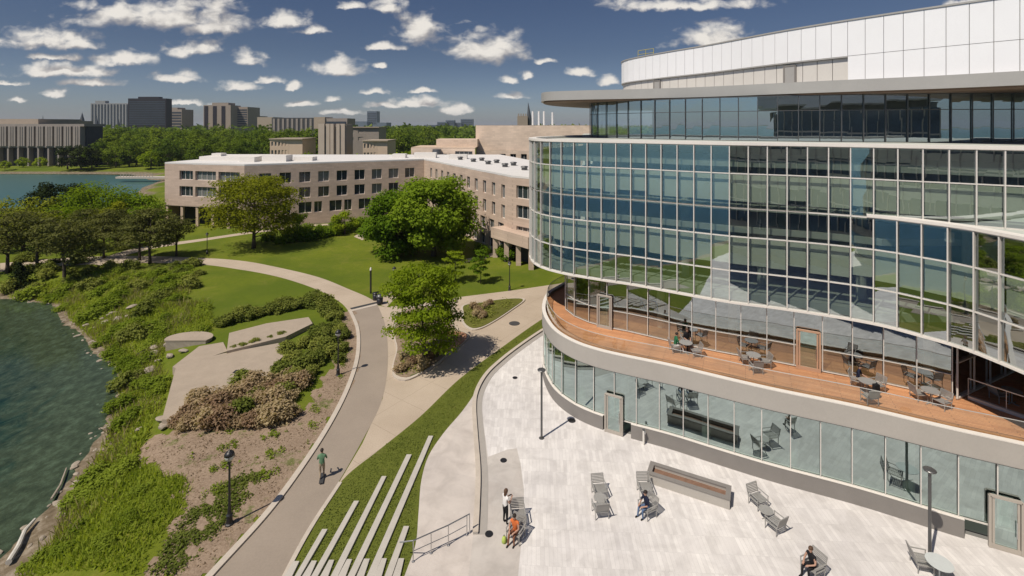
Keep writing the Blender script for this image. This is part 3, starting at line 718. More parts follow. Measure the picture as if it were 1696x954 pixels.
# terrace level
TP,cwt=curtain('terrace_curtain_wall',C2,[5.06,6.35,8.55],1.5,'glass',mull=(.045,.06),rail=(.035,.05))
curtain('recess_curtain_wall',[(24.35,26.5),(31,29.7),(36,32)],[5.06,7.0,8.55],1.9,'glass',mull=(.05,.08),smooth=False)
deck=closed(offset(catmull(C1,.5),.26)); b=MB(); b.prism(deck,4.935,4.98); part(b,'terrace_deck',M['deck'])
c1=catmull(C1,.5)
b=MB(); b.ribbon(c1,4.02,5.14,-.02,.24); part(b,'parapet',M['fascia'])
b=MB(); b.ribbon(c1,5.14,5.2,-.03,.25); part(b,'parapet_coping',M['white_frame'])
b=MB(); b.ribbon(c1,4.0,4.02,-.04,.26); part(b,'parapet_drip',M['grey_metal'])
b=MB(); gc=offset(c1,.34); A=[(p.x,p.y,4.99) for p in gc]; B=[(p.x,p.y,6.08) for p in gc]; b.strip(A,B); g=part(b,'guard_rail',M['clear_glass'],fix=False)
b=MB(); b.ribbon(gc,6.08,6.105,-.015,.02)
b.build('hand_rail',M['silver'],g)
# raised rail dividing the deck at right
b=MB(); r=[(25.1,26.6),(26.2,24.9),(27.8,22.9),(30,20.5)]; rc=catmull(r,.5); b.ribbon(rc,4.98,5.16,-.08,.08); 
for p in resample(r,1.5): b.tube([(p.x,p.y,5.1),(p.x,p.y,6.1)],.02,6)
b.ribbon(rc,6.08,6.13,-.03,.03); part(b,'deck_rail',M['silver'])
# ground level
P1,cwg=curtain('ground_curtain_wall',[(p[0],p[1]) for p in offset(c1,.12)],[.95,4.0],1.42,'glass_ground',mull=(.045,.06),rail=(.04,.06),fm='alu_frame',smooth=False)
def near_idx(P,x,y): return min(range(len(P)),key=lambda i:(P[i].x-x)**2+(P[i].y-y)**2)
d1=at(1014,706); d2=at(1660,905)
def plinth_between(a,bq):
    c=[(p.x,p.y) for p in offset(c1,.1)]
    s=[q for q in c if a<=q[0]<=bq and q[1]<40] if a is not None else [q for q in c if q[0]<=bq or q[1]>40]
    b=MB(); b.ribbon(s,.0,.90,-.10,.22); b.ribbon(s,.90,.95,-.12,.24,1); part(b,'plinth',[M['plinth'],M['white_frame']])
plinth_between(None,d1.x-.55); plinth_between(d1.x+.62,22.2); plinth_between(24.8,40)
def door(p0,p1,z,h,frame,name='door',n=None):
    p0=Vector(p0);p1=Vector(p1); t=(p1-p0).normalized(); nr=Vector((t.y,-t.x,0))
    if nr.y>0: nr=-nr
    o=nr*.16
    b=MB(); w=.10
    a=p0+o;c=p1+o
    b.bar((a.x,a.y,z),(a.x,a.y,z+h),w,.14,up=nr); b.bar((c.x,c.y,z),(c.x,c.y,z+h),w,.14,up=nr)
    b.bar((a.x,a.y,z+h),(c.x,c.y,z+h),.14,w); b.bar((a.x,a.y,z+.1),(c.x,c.y,z+.1),.10,.2)
    m=(a+c)/2
    ins=[a+t*.13,c-t*.13]
    for q in ins: b.bar((q.x,q.y,z+.02),(q.x,q.y,z+h-.04),.09,.06,up=nr)
    d=part(b,name,M[frame])
    pb=MB(); q0,q1=ins; pb.add([(q0.x,q0.y,z+.2),(q1.x,q1.y,z+.2),(q1.x,q1.y,z+h-.08),(q0.x,q0.y,z+h-.08)],[(0,1,2,3)]); pb.build('glass_pane',M['glass_ground'],d,fix=False)
    hb=MB(); hq=c-t*.2+nr*.08; hb.tube([(hq.x,hq.y,z+.75),(hq.x,hq.y,z+1.5)],.022,6); hb.build('handle',M['steel'],d)
def on_curve(c,x):
    P=catmull(c,.1); P=[p for p in P if p.y<41]; return min(P,key=lambda p:abs(p.x-x))
co=[(p.x,p.y) for p in offset(c1,.12)]
M['door_frame']=simple('champagne_door_frame',(.42,.38,.33),.5,.1,var=.05)
door(on_curve(co,d1.x-.45),on_curve(co,d1.x+.52),.02,2.45,'door_frame')
door(on_curve(co,22.75),on_curve(co,23.75),.02,2.45,'door_frame')
tq=[p for p in C2]
copper=simple('bronze_door_frame',(.52,.33,.22),.5,.2,var=.06); M['bronze']=copper
door(on_curve(C2,17.7),on_curve(C2,18.75),4.98,2.4,'bronze'); door(on_curve(C2,6.5),on_curve(C2,7.4),4.98,2.4,'door_frame')
# canopy roof
cc=catmull(CAN,.5); b=MB(); b.prism(closed(cc),22.55,23.45); part(b,'canopy_roof',M['canopy'])
ci=offset(cc,.25); b=MB(); b.prism(closed(ci),22.42,22.55); part(b,'canopy_soffit',M['soffit'])
# white rooftop screen: recessed louvre wall below, overhanging panels above on its left
pp=catmull(PEN,.3)
ix=near_idx(pp,27.0,39.1)
left=pp[:ix+1]; right=pp[ix:]
white=simple('white_metal_panel',(.86,.86,.86),.5,.05,var=.025,scale=.6); M['white_panel']=white
louv=simple('pale_louvre_panel',(.64,.61,.56),.6,.05,var=.05,scale=.8); M['louvre']=louv
def panels(curve,zs,name,mat,module=1.2,th=.12,gap=.035):
    ln=sum((curve[i+1]-curve[i]).length for i in range(len(curve)-1)); module=ln/max(1,round(ln/module))-1e-5
    P=resample([(p.x,p.y) for p in curve],module,False); T=tangents(P)
    for z0,z1 in zip(zs[:-1],zs[1:]):
        b=MB()
        for i in range(len(P)-1):
            d=(P[i+1]-P[i]).normalized(); n=Vector((-d.y,d.x,0))
            a=P[i]+d*gap/2; e=P[i+1]-d*gap/2
            b.obox((a.x,a.y,z0+gap/2),e-a,n*th,(0,0,z1-z0-gap))
        part(b,name,M[mat])
panels(left,[25.6,28.42],'screen_panel','white_panel'); panels(right,[23.46,25.6,28.42],'screen_panel','white_panel')
b=MB(); b.ribbon(offset(right,.14),23.46,28.4,.0,.2); b.ribbon(offset(left,.14),25.63,28.4,.0,.2); b.ribbon(offset(left,.30),23.46,25.5,-.0,.2); part(b,'screen_backing',M['plinth'])
panels(offset(left,.22),[23.47,25.5],'louvre_panel','louvre',1.2,.06,.05)
b=MB(); b.prism([(p.x,p.y) for p in left]+[(p.x,p.y) for p in offset(left,.5)][::-1],25.50,25.62); part(b,'screen_soffit',M['canopy'])
b=MB(); b.ribbon(pp,28.42,28.55,-.06,.3); part(b,'screen_coping',M['canopy'])
for x,dx in ((17.2,.42),(24.6,.35)):
    q=min(offset(left,.14),key=lambda p:abs(p.x-x)); i=near_idx(left,q.x,q.y); t=tangents(left)[min(i,len(left)-1)]
    n=Vector((-t.y,t.x,0)); b=MB()
    for s in (-.5,.5):
        e=q+t*s; b.bar((e.x,e.y,23.47),(e.x,e.y,25.3),.14,.12,up=n)
    a=q-t*.5; e=q+t*.5; b.bar((a.x,a.y,25.3),(e.x,e.y,25.3),.12,.12)
    d=part(b,'roof_door',M['plinth']); pb=MB(); a=q-t*.44; e=q+t*.44; pb.bar((a.x,a.y,24.36),(e.x,e.y,24.36),.05,1.78); pb.build('door_leaf',M['canopy'],d)
b=MB(); q=pp[int(len(pp)*.22)]
for s in (0,.9,1.8): b.tube([(q.x+.6+s*.8,q.y-s+.8,28.5),(q.x+.6+s*.8,q.y-s+.8,29.5)],.03,6)
b.tube([(q.x+.6,q.y+.8,29.5),(q.x+2.04,q.y-1.0,29.5)],.03,6); b.tube([(q.x+.6,q.y+.8,29.0),(q.x+2.04,q.y-1.0,29.0)],.03,6)
part(b,'roof_safety_rail',simple('yellow_safety_paint',(.55,.45,.06),.6))
# small sensor box on the projecting bay
q=far(1566,391,25.9); b=MB(); b.box(q.x-.14,q.x+.16,q.y-.35,q.y-.1,q.z-.25,q.z+.25); part(b,'wall_box',M['white_frame'])

# the second wing across the plaza, behind the viewpoint: the glass mirrors its shaded front
WG=empty('glass_wing',(20,-25,0),'second curved glass wing across the plaza facing the wooden terrace','building')
wc=catmull([(-9,-45),(-12.5,-33),(-13.5,-24),(-11,-17.5),(-4,-14),(8,-12),(22,-11.5),(38,-10),(52,-6)][::-1],1.0)
poly=[(p.x,p.y) for p in wc]+[(60,-45)]
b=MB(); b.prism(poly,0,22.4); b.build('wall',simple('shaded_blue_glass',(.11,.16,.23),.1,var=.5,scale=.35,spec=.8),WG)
for z0,z1,o0,mt in ((0,.9,.12,'plinth'),(4.0,5.2,1.0,'fascia'),(8.5,8.7,.3,'white_frame'),(14.6,14.8,.3,'white_frame'),(18.7,18.95,.4,'white_frame')):
    b=MB(); b.ribbon(wc,z0,z1,-.2,o0); b.build('storey_band',M[mt],WG)
for z0,z1 in ((10.9,12.7),(15.0,16.8)):
    b=MB(); b.ribbon(wc,z0,z1,-.1,.03); b.build('roller_blind',M['blind'],WG)
b=MB()
for p in resample([(p.x,p.y) for p in wc],1.5,False): b.box(p.x-.05,p.x+.05,p.y-.12,p.y+.2,5.2,22.4)
b.build('mullion',M['alu_frame'],WG)
b=MB(); b.prism([(p.x,p.y) for p in offset(wc,1.8)]+[(60,-45)],22.45,23.5); b.build('canopy_roof',M['canopy'],WG)
b=MB(); b.prism([(p.x,p.y) for p in offset(wc,-6)]+[(55,-44)],23.5,28); b.build('screen_panel',M['white_panel'],WG)
# ---------------------------------------------------------------- other buildings
RW=random.Random(21)
M['window_pale']=simple('window_with_blind',(.16,.17,.16),.12,var=.2,spec=.7)
def wall_grid(p0,p1,z0,z1,rects,depth=.35,wallmat='lime_wall',parent=None,wname='wall',thick=.5,frame='white_frame',glass='window_glass',mull=True,single=False):
    """wall from p0 to p1 (left to right seen from outside) with real recessed window openings; rects: (s0,s1,za,zb) in metres along the wall"""
    p0=Vector((p0[0],p0[1],0));p1=Vector((p1[0],p1[1],0)); t=(p1-p0); Ln=t.length; t.normalize(); n=Vector((t.y,-t.x,0))
    S_=sorted(set([0,Ln]+[r[0] for r in rects]+[r[1] for r in rects])); Z_=sorted(set([z0,z1]+[r[2] for r in rects]+[r[3] for r in rects]))
    b=MB()
    P=lambda s,z,d=0: (p0.x+t.x*s-n.x*d,p0.y+t.y*s-n.y*d,z)
    for i in range(len(S_)-1):
        for k in range(len(Z_)-1):
            sm=(S_[i]+S_[i+1])/2; zm=(Z_[k]+Z_[k+1])/2
            if any(r[0]<sm<r[1] and r[2]<zm<r[3] for r in rects): continue
            b.add([P(S_[i],Z_[k]),P(S_[i+1],Z_[k]),P(S_[i+1],Z_[k+1]),P(S_[i],Z_[k+1])],[(0,1,2,3)])
    for r in rects:
        a,c,za,zb=r
        b.add([P(a,za),P(c,za),P(c,za,depth),P(a,za,depth)],[(0,3,2,1)]); b.add([P(a,zb),P(c,zb),P(c,zb,depth),P(a,zb,depth)],[(0,1,2,3)])
        b.add([P(a,za),P(a,zb),P(a,zb,depth),P(a,za,depth)],[(0,1,2,3)][::-1]); b.add([P(c,za),P(c,zb),P(c,zb,depth),P(c,za,depth)],[(0,3,2,1)])
    b.add([P(0,z1),P(Ln,z1),P(Ln,z1,thick),P(0,z1,thick)],[(0,1,2,3)])
    w=b.build(wname,M[wallmat],parent,fix=False)
    if single:
        fb=MB(); gb=MB()
    for r in rects:
        a,c,za,zb=r
        if not single: fb=MB(); gb=MB()
        g=.06
        A=lambda s,z,d: Vector(P(s,z,d))
        for (s,z,e,f) in ((a,za,c,za),(a,zb,c,zb)): fb.bar(A(s,z,depth*.8),A(e,f,depth*.8),.08,.12)
        for s in (a,c): fb.bar(A(s,za,depth*.8),A(s,zb,depth*.8),.12,.08,up=n)
        if mull and c-a>1.2:
            k=max(1,int((c-a)/1.3))
            for q in range(1,k+1):
                s=a+(c-a)*q/(k+1); fb.bar(A(s,za,depth*.8),A(s,zb,depth*.8),.07,.08,up=n)
        gb.add([A(a,za,depth*.9),A(c,za,depth*.9),A(c,zb,depth*.9),A(a,zb,depth*.9)],[(0,1,2,3)])
        if not single:
            f=fb.build('window',M[frame],parent); gb.build('pane',M[RW.choice([glass,glass,glass,'window_pale'])],f,fix=False)
    if single and rects:
        f=fb.build('window_band',M[frame],parent); gb.build('pane',M[glass],f,fix=False)
    return w
M['brick_wall']=simple('grey_brown_brick',(.40,.335,.27),.88,var=.10,scale=.8,fine=6)
def m_courses(name,c,h=.4):
    m,nt,N,L=new_mat(name); geo=nt.nodes.new('ShaderNodeNewGeometry'); sp=nt.nodes.new('ShaderNodeSeparateXYZ'); L.new(geo.outputs['Position'],sp.inputs[0])
    cb=nt.nodes.new('ShaderNodeCombineXYZ'); L.new(math_(nt,'ADD',sp.outputs[0],sp.outputs[1]),cb.inputs[0]); L.new(sp.outputs[2],cb.inputs[1])
    br=node(nt,'ShaderNodeTexBrick',inp={'Color1':(*[x*1.05 for x in c],1),'Color2':(*[x*.90 for x in c],1),'Mortar':(*[x*.8 for x in c],1),'Scale':1.0,'Mortar Size':.012,'Brick Width':1.2,'Row Height':h}); L.new(cb.outputs[0],br.inputs['Vector'])
    cc=mixc(nt,1.0,br.outputs['Color'],ramp(nt,noise(nt,.25,4,.6),[(.3,(.9,.9,.9)),(.7,(1.08,1.08,1.08))]),'MULTIPLY')
    principled(nt,cc,.88); return m
M['dorm_wall']=m_courses('dormitory_stone',(.53,.41,.325),.35)
M['lime_block']=m_courses('limestone_block',(.68,.54,.42),.5)
DR=12.3
dorm=empty('dormitory_building',(-30,104,0),'long low stone dormitory with flat white roof bending behind the lawn trees','building')
A_=Vector((-70.3,97.9));B_=Vector((-51.3,92.7));Cc=Vector((-19.6,108));D_=Vector((0,72));E_=Vector((3.2,69.0))
# left block: strip windows over open ground floor
wall_grid(A_,B_,4.0,DR,[(3.8,7.2,9.2,11.0),(7.8,12.9,9.2,11.0),(13.5,18.6,9.2,11.0),(3.8,7.2,5.9,7.9),(7.8,12.9,5.9,7.9),(13.5,18.6,5.9,7.9)],.5,'dorm_wall',dorm)
Ln=(Cc-B_).length; r=[]
for i in range(9):
    s=2.5+i*3.55; r+=[(s,s+2.1,8.6,10.7),(s,s+2.1,5.5,7.6)]
for i in range(9):
    s=6.6+i*2.9; r.append((s,s+(2.45 if i%2 else 1.5),2.4,4.6))
wall_grid(B_,Cc,0,DR,r,.45,'dorm_wall',dorm)
Ln=(D_-Cc).length; r=[]
for i in range(11):
    s=4.0+i*3.35; r+=[(s,s+1.25,8.8,10.9),(s,s+1.25,5.7,7.8)]
for i in range(9):
    s=10+i*3.3; r+=[(s,s+1.9,2.9,4.9),(s,s+1.9,.3,2.1)]
wall_grid(Cc,D_,-.5,DR,r,.4,'dorm_wall',dorm)
wall_grid(D_,E_,2.6,DR,[(.9,3.9,9.3,11.2),(.9,3.9,6.4,8.3),(.9,3.9,3.2,5.2)],.4,'dorm_wall',dorm)
wall_grid(E_,(12,80),-.5,DR,[],.4,'dorm_wall',dorm)
wall_grid((-66,118),A_,0,DR,[],.4,'dorm_wall',dorm)
b=MB(); poly=[A_,B_,Cc,D_,E_,(12,80),(-3,124),(-66,124)]
b.prism([(p[0],p[1]) for p in poly],DR-.05,DR+.28,0); dr=b.build('roof',[M['white_roof']],dorm)
for i in range(9):
    vb=MB(); q=Cc.lerp(D_,.12+.085*i)+Vector((6+ (i%2)*3.2,1.5)); vb.tube([(q.x,q.y,DR+.28),(q.x,q.y,DR+.75)],.5,8); vb.tube([(q.x,q.y,DR+.75),(q.x,q.y,DR+.95)],[.7,.5],8); vb.build('roof_vent',M['grey_metal'],dr)

for (x,y,w,d,h) in ((-54,100,3,3,1.0),(-49,101,5,3,1.3),(-44,103,4,2.5,.8),(-60,106,12,8,.9),(-63,104,2,2,1.5),(-20,112,5,2,1.2),(-26,112,3,2,.9),(-12,108,4,2,1.0)): ub=MB(); ub.box(x-w/2,x+w/2,y-d/2,y+d/2,DR+.28,DR+.28+h); ub.build('roof_unit',M['white_frame'],dr)
for k in range(6):
    q=A_.lerp(B_,.01+k*.195); b=MB(); b.box(q.x-.05,q.x+.45,q.y+.1,q.y+.6,0,4.0); b.build('column',M['lime_wall'],dorm)
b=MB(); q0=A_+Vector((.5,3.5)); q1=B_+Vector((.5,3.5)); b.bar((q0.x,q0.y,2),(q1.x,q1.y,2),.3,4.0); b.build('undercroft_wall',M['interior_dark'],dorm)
b=MB(); b.prism([(A_.x,A_.y),(B_.x,B_.y),(B_.x+1,B_.y+8),(A_.x+1,A_.y+8)],3.9,4.02); b.build('soffit',M['slab_concrete'],dorm)
# terrace block at the right end
b=MB(); b.prism([(-3.2,73.5),(2.2,66.6),(6,68),(1.5,76)],3.0,4.6); b.build('terrace_parapet',M['dorm_wall'],dorm)
for k in range(4):
    q=Vector((-2.9,73.2)).lerp(Vector((2.3,66.9)),k/3); b=MB(); b.box(q.x,q.x+.7,q.y,q.y+.7,-.5,3.0); b.build('column',M['dorm_wall'],dorm)
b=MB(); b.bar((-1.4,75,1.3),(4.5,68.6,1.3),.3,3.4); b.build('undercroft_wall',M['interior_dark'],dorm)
# beige hall behind
hall=empty('beige_hall',(6,140,0),'tall beige limestone hall with four white flues behind the dormitory roof','building')
wall_grid((-9.9,135),(26,128),0,13,[(6.8,8.3,9.6,12.2),(9.6,11.2,8.4,12.2),(12.6,14.2,8.4,12.2),(15.6,17.2,8.4,12.2),(9.6,11.2,4.2,6.6),(12.6,14.2,4.2,6.6),(15.6,17.2,4.2,6.6)],.5,'lime_block',hall)
wall_grid((-10.2,136),(26,129),13,20.1,[],.3,'lime_block',hall); wall_grid((-10,165),(-10.2,136),0,20.1,[],.3,'lime_block',hall)
b=MB(); b.prism([(-10.2,136),(26,129),(30,165),(-10,165)],19.95,20.05); b.build('roof',M['white_roof'],hall)
for x in (6.1,7.9,9.4,11.9):
    b=MB(); b.tube([(x,142,20),(x,142,24.2 if x<11 else 23.9)],.3,10); b.build('flue',M['white_roof'],hall)
annex=empty('beige_annex',(-18,128,0),'low beige annex with small round windows and a green glazed bay','building')
wall_grid((-26.5,127),(-9.5,124),0,14.2,[(.6+i*1.35,1.35+i*1.35,11.6,12.7) for i in range(4)]+[(9.0,9.75,11.6,12.7),(10.3,11.05,11.6,12.7),(12.0,16.6,11.2,13.4)],.3,'lime_block',annex,mull=True)
b=MB(); b.prism([(-26.5,127),(-9.5,124),(-9.5,140),(-26.5,140)],14.1,14.3); b.build('roof',M['lime_wall'],annex)
b=MB(); b.box(-20.5,-9.4,131,138,14.3,16.3); b.build('upper_storey',M['lime_block'],annex)
b=MB(); b.tube([(-19.4,124.9,11.5),(-19.4,124.9,13.9)],[1.5,1.1],14); b.build('curved_bay',M['grey_metal'],annex)
# brutalist library on the far side of the lagoon
lib=empty('library',(-230,240,0),'brutalist library with ribbed concrete upper floors across the lagoon','library')
M['lib_conc']=simple('ribbed_concrete',(.30,.26,.225),.9,var=.1,scale=.3)
LX=lambda px,D: (px-848)*D/F
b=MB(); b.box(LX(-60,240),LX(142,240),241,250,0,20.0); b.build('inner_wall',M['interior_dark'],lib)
b=MB(); b.box(LX(-60,240),LX(144,240),238.4,251,19.6,20.8); b.build('roof_slab',M['lib_conc'],lib)
b=MB(); b.box(LX(-60,245),LX(60,245),246,270,20.8,23.4); b.build('penthouse',M['slab_concrete'],lib)
b=MB(); b.box(LX(-60,240),LX(142,240),238.5,240.9,9.2,9.9); b.build('floor_band',M['lib_conc'],lib)
for i in range(13):
    x0=LX(-56+i*15.2,240); b=MB(); b.box(x0,x0+3.55,238.0,240.9,9.9,19.6)
    b.box(x0+1.0,x0+1.45,237.8,238.0,9.9,19.6); b.box(x0+2.1,x0+2.5,237.8,238.0,9.9,19.6); b.build('fin_bay',M['lib_conc'],lib)
for i in range(12):
    x0=LX(-50+i*16.6,240); b=MB(); b.box(x0,x0+.8,238.6,240.9,0,9.2); b.build('column',M['lib_conc'],lib)
# distant town
def tower(name,x0,x1,ytop,D,depth,mat,label,cat='tower',bands=0,fins=0,finmat='window_glass',rot=0,roofbox=None,ybase=None):
    a=far(x0,ytop,D); c=far(x1,ytop,D); w=c.x-a.x; h=a.z; o=empty(name,((a.x+c.x)/2,D,0),label,cat)
    b=MB(); b.box(a.x,c.x,D,D+depth,0,h); b.build('wall',M[mat],o)
    for k in range(bands):
        z=h*(.35+.6*k/bands); b=MB(); b.box(a.x+w*.03,c.x-w*.03,D-.25,D-.05,z,z+h*.35/bands); b.build('window_band',M[finmat],o)
    for k in range(fins):
        s=a.x+w*(.03+.95*k/fins); b=MB(); b.box(s,s+w*.42/fins,D-.4,D-.05,h*.2,h*.97); b.build('window_strip',M[finmat],o)
    if roofbox:
        b=MB(); b.box(a.x+w*roofbox[0],a.x+w*roofbox[1],D+1,D+depth*.7,h,h+roofbox[2]); b.build('roof_box',M[mat],o)
    return o
M['tower_black']=simple('black_tower_cladding',(.022,.018,.022),.5,var=.15,scale=.1)
M['tower_grey']=simple('grey_tower_concrete',(.27,.27,.27),.8,var=.08,scale=.05)
M['tower_tan']=simple('tan_tower_brick',(.32,.26,.21),.85,var=.1,scale=.05)
M['tower_blue']=simple('haze_blue_tower',(.13,.16,.2),.5,var=.15,scale=.02)  # distance haze put into the base colour of the far towers as blue
M['tower_win']=simple('tower_window_strip',(.05,.06,.075),.3,var=.2,scale=.05)
tower('ribbed_tower',150,216,171,760,12,'tower_grey','grey ribbed slab tower beside the black tower on the skyline',fins=12,finmat='tower_win',roofbox=(.1,.35,4))
t=tower('black_tower',212,275,163,700,12,'tower_black','black slab tower, the darkest block on the skyline',bands=14,finmat='tower_win',roofbox=(.25,.8,2.5))
tower('brick_tower',275,301,181,820,30,'tower_tan','short brown tower just right of the black tower',bands=6,finmat='tower_win',roofbox=(.2,.7,3))
tower('apartment_tower',337,382,174,800,30,'tower_tan','stepped tan apartment tower with a dark middle on the skyline',fins=3,finmat='tower_black',roofbox=(.3,.9,4))
tower('apartment_tower',380,410,177,820,40,'tower_tan','lighter tan apartment tower joined to the stepped one',bands=8,finmat='tower_win')
tower('office_block',406,425,192,900,40,'tower_tan','small hazy brick office block beside the tan apartment towers',bands=3,finmat='tower_win')
tower('office_block',426,452,194,640,30,'slab_concrete','pale low block at the left end of the dark concrete building')
tower('concrete_block',450,522,195,420,30,'interior_dark','long low dark building with concrete frames above the woods',fins=9,finmat='lib_conc')
tower('glass_tower',608,624,184,1700,40,'tower_blue','slim isolated blue green tower above the woods',bands=7,finmat='tower_win')
tower('office_block',575,608,201,1500,60,'tower_blue','low dark blue block left of the slim tower')
tower('office_block',624,640,203,1500,60,'tower_blue','low dark blue block right of the slim tower')
for i,(x0,x1,yt,lb) in enumerate(((702,722,207,'lowest, leftmost block of the hazy blue cluster'),(724,740,202,'second block of the hazy blue cluster'),(738,752,199,'middle block of the hazy blue cluster'),(750,764,203,'low block in the hazy blue cluster'),(763,783,197,'tallest, rightmost block of the hazy blue cluster'))):
    tower('office_block',x0,x1,yt,1900+40*i,50,'tower_blue',lb,'office block',bands=4,finmat='tower_win')
M['tower_beige']=simple('beige_tower_concrete',(.47,.39,.32),.9,var=.08,scale=.3)
# concrete campus tower with slots
ct=empty('slotted_tower',(LX(549,190),190,0),'square concrete tower with deep vertical slots behind the dormitory','tower')
ht=far(0,205,190).z
for x0,x1,dd in ((527,537,0),(538.5,545,.5),(546.5,552,.2),(556.5,562,.2),(562,570,.6)):
    b=MB(); b.box(LX(x0,190),LX(x1,190),190+dd,199,0,ht); b.build('shaft',M['tower_beige'],ct)
b=MB(); b.box(LX(528,190),LX(572,190),191.2,199,0,ht-.6); b.build('core',M['lib_conc'],ct)
b=MB(); b.box(LX(523,205),LX(541,205),203,212,ht-2,far(0,194,205).z); b.build('stair_head',M['slab_concrete'],ct)
b=MB(); b.box(LX(541,205),LX(577,205),203.5,214,ht-.5,far(0,196,205).z); b.box(LX(543,205),LX(575,205),203.3,203.5,ht,ht+1.0,1); b.build('upper_block',[M['lib_conc'],M['tower_win']],ct)
def lowb(name,x0,x1,yt,D,label,rows,ncol,mat='lime_wall',yb=265):
    a=far(x0,yt,D);c=far(x1,yt,D); o=empty(name,((a.x+c.x)/2,D,0),label,'building'); W_=c.x-a.x; r=[]
    for k in range(rows):
        z=a.z-2.6-k*3.4
        for i in range(ncol): s=W_*(.04+.94*i/ncol); r.append((s,s+W_*.5/ncol,z,z+1.7))
    wall_grid((a.x,D),(c.x,D+1),0,a.z,r,.35,mat,o,mull=False)
    b=MB(); b.box(a.x-.3,c.x+.3,D-.3,D+14,a.z,a.z+.4); b.build('roof',M['slab_concrete'],o)
    b=MB(); b.box(a.x+.05,c.x-.05,D+.6,D+13.8,0,a.z-.01); b.build('inner_block',M[mat],o); return o
lowb('campus_hall',447,500,231,195,'pale three storey hall with rows of small windows left of the slotted tower',3,9)
lowb('campus_hall',601,641,234,185,'pale hall with square windows right of the slotted tower',2,7)
lowb('campus_hall',574,627,211.5,225,'wide hall with dark window bands just right of the slotted tower',2,3,'lib_conc')
# church tower, spires
ch=empty('church_tower',(LX(870,330),330,0),'stone church tower with a dark spire behind the beige hall','church tower')
z1=far(0,192,330).z; b=MB(); b.box(LX(857,330),LX(874,330),330,338,0,z1); b.build('wall',M['tower_tan'],ch)
for x in (858,862,866,870): 
    q=LX(x,330); b=MB(); b.box(q,q+.8,330.2,331,z1,z1+1.6); b.build('pinnacle',M['tower_tan'],ch)
b=MB(); b.tube([(LX(877,330),333,0),(LX(877,330),333,z1-2),(LX(875,330),333,z1+9.5)],[2.2,1.7,.05],8); b.build('spire',M['grey_metal'],ch)
for x,yt,lb,w in ((71,191,'thin needle spire on the skyline above the library',.5),(136,186,'dark pointed church spire left of the ribbed tower',1.4),(160,192,'pale pinnacle in front of the ribbed tower',1.0),(196,194,'pointed pinnacle right of the ribbed tower front',1.0)):
    q=far(x,yt,520); o=empty('church_spire',(q.x,520,0),lb,'spire'); b=MB(); b.tube([(q.x,520,0),(q.x,520,q.z-9)],w*1.7,4); b.build('shaft',M['tower_grey'],o)
    b=MB(); b.tube([(q.x,520,q.z-9),(q.x,520,q.z)],[w*1.5,.05],8); b.build('spire',M['grey_metal'],o)
tower('museum_hall',78,108,200,300,20,'slab_concrete','pale flat block on the library skyline','building',roofbox=(.1,.8,1))
# low stone footbridge on the far bank
fb=empty('footbridge',(LX(228,185),185,0),'low pale footbridge on the far bank of the lagoon','bridge')
b=MB(); b.box(LX(205,188),LX(262,180),184,187,-.2,.5); b.build('bridge_deck',M['kerb'],fb)
b=MB()
for k in range(12): x=LX(206,186)+k*1.1; b.box(x,x+.12,184,184.15,.5,1.6)
b.box(LX(206,186),LX(206,186)+12.3,184,184.12,1.5,1.62); b.build('parapet_rail',M['kerb'],fb)
# cafe parasols etc are not visible
# ---------------------------------------------------------------- vegetation
def leaf_mesh(C,size,rng,up=.35,out=None,jit=.4):
    "one rhombic leaf spray per centre"
    n=len(C); N=rng.normal(size=(n,3)); N[:,2]=np.abs(N[:,2])+up
    if out is not None: N=N*.7+out*.8+np.array([0,0,.25])
    N/=np.linalg.norm(N,axis=1)[:,None]
    A=rng.normal(size=(n,3)); A-=N*(A*N).sum(1)[:,None]; A/=np.linalg.norm(A,axis=1)[:,None]; B=np.cross(N,A)
    s=size*(1+jit*rng.uniform(-1,1,size=(n,1))); k=N*s*.18
    V=np.stack([C-A*s*.5,C-B*s*.32+k,C+A*s*.5,C+B*s*.32+k],1).reshape(-1,3)
    Q=np.arange(n*4).reshape(n,4); return V,Q
def clump_leaves(clumps,per,rng,shell=.45):
    Cs=[];Os=[]
    for (x,y,z,rx,ry,rz),m in clumps:
        k=int(per*m); d=rng.normal(size=(k,3)); d/=np.linalg.norm(d,axis=1)[:,None]
        r=rng.uniform(0,1,size=(k,1))**shell*(1+.12*rng.normal(size=(k,1)))
        Cs.append(np.array([x,y,z])+d*r*np.array([rx,ry,rz])); Os.append(d)
    return np.concatenate(Cs),np.concatenate(Os)
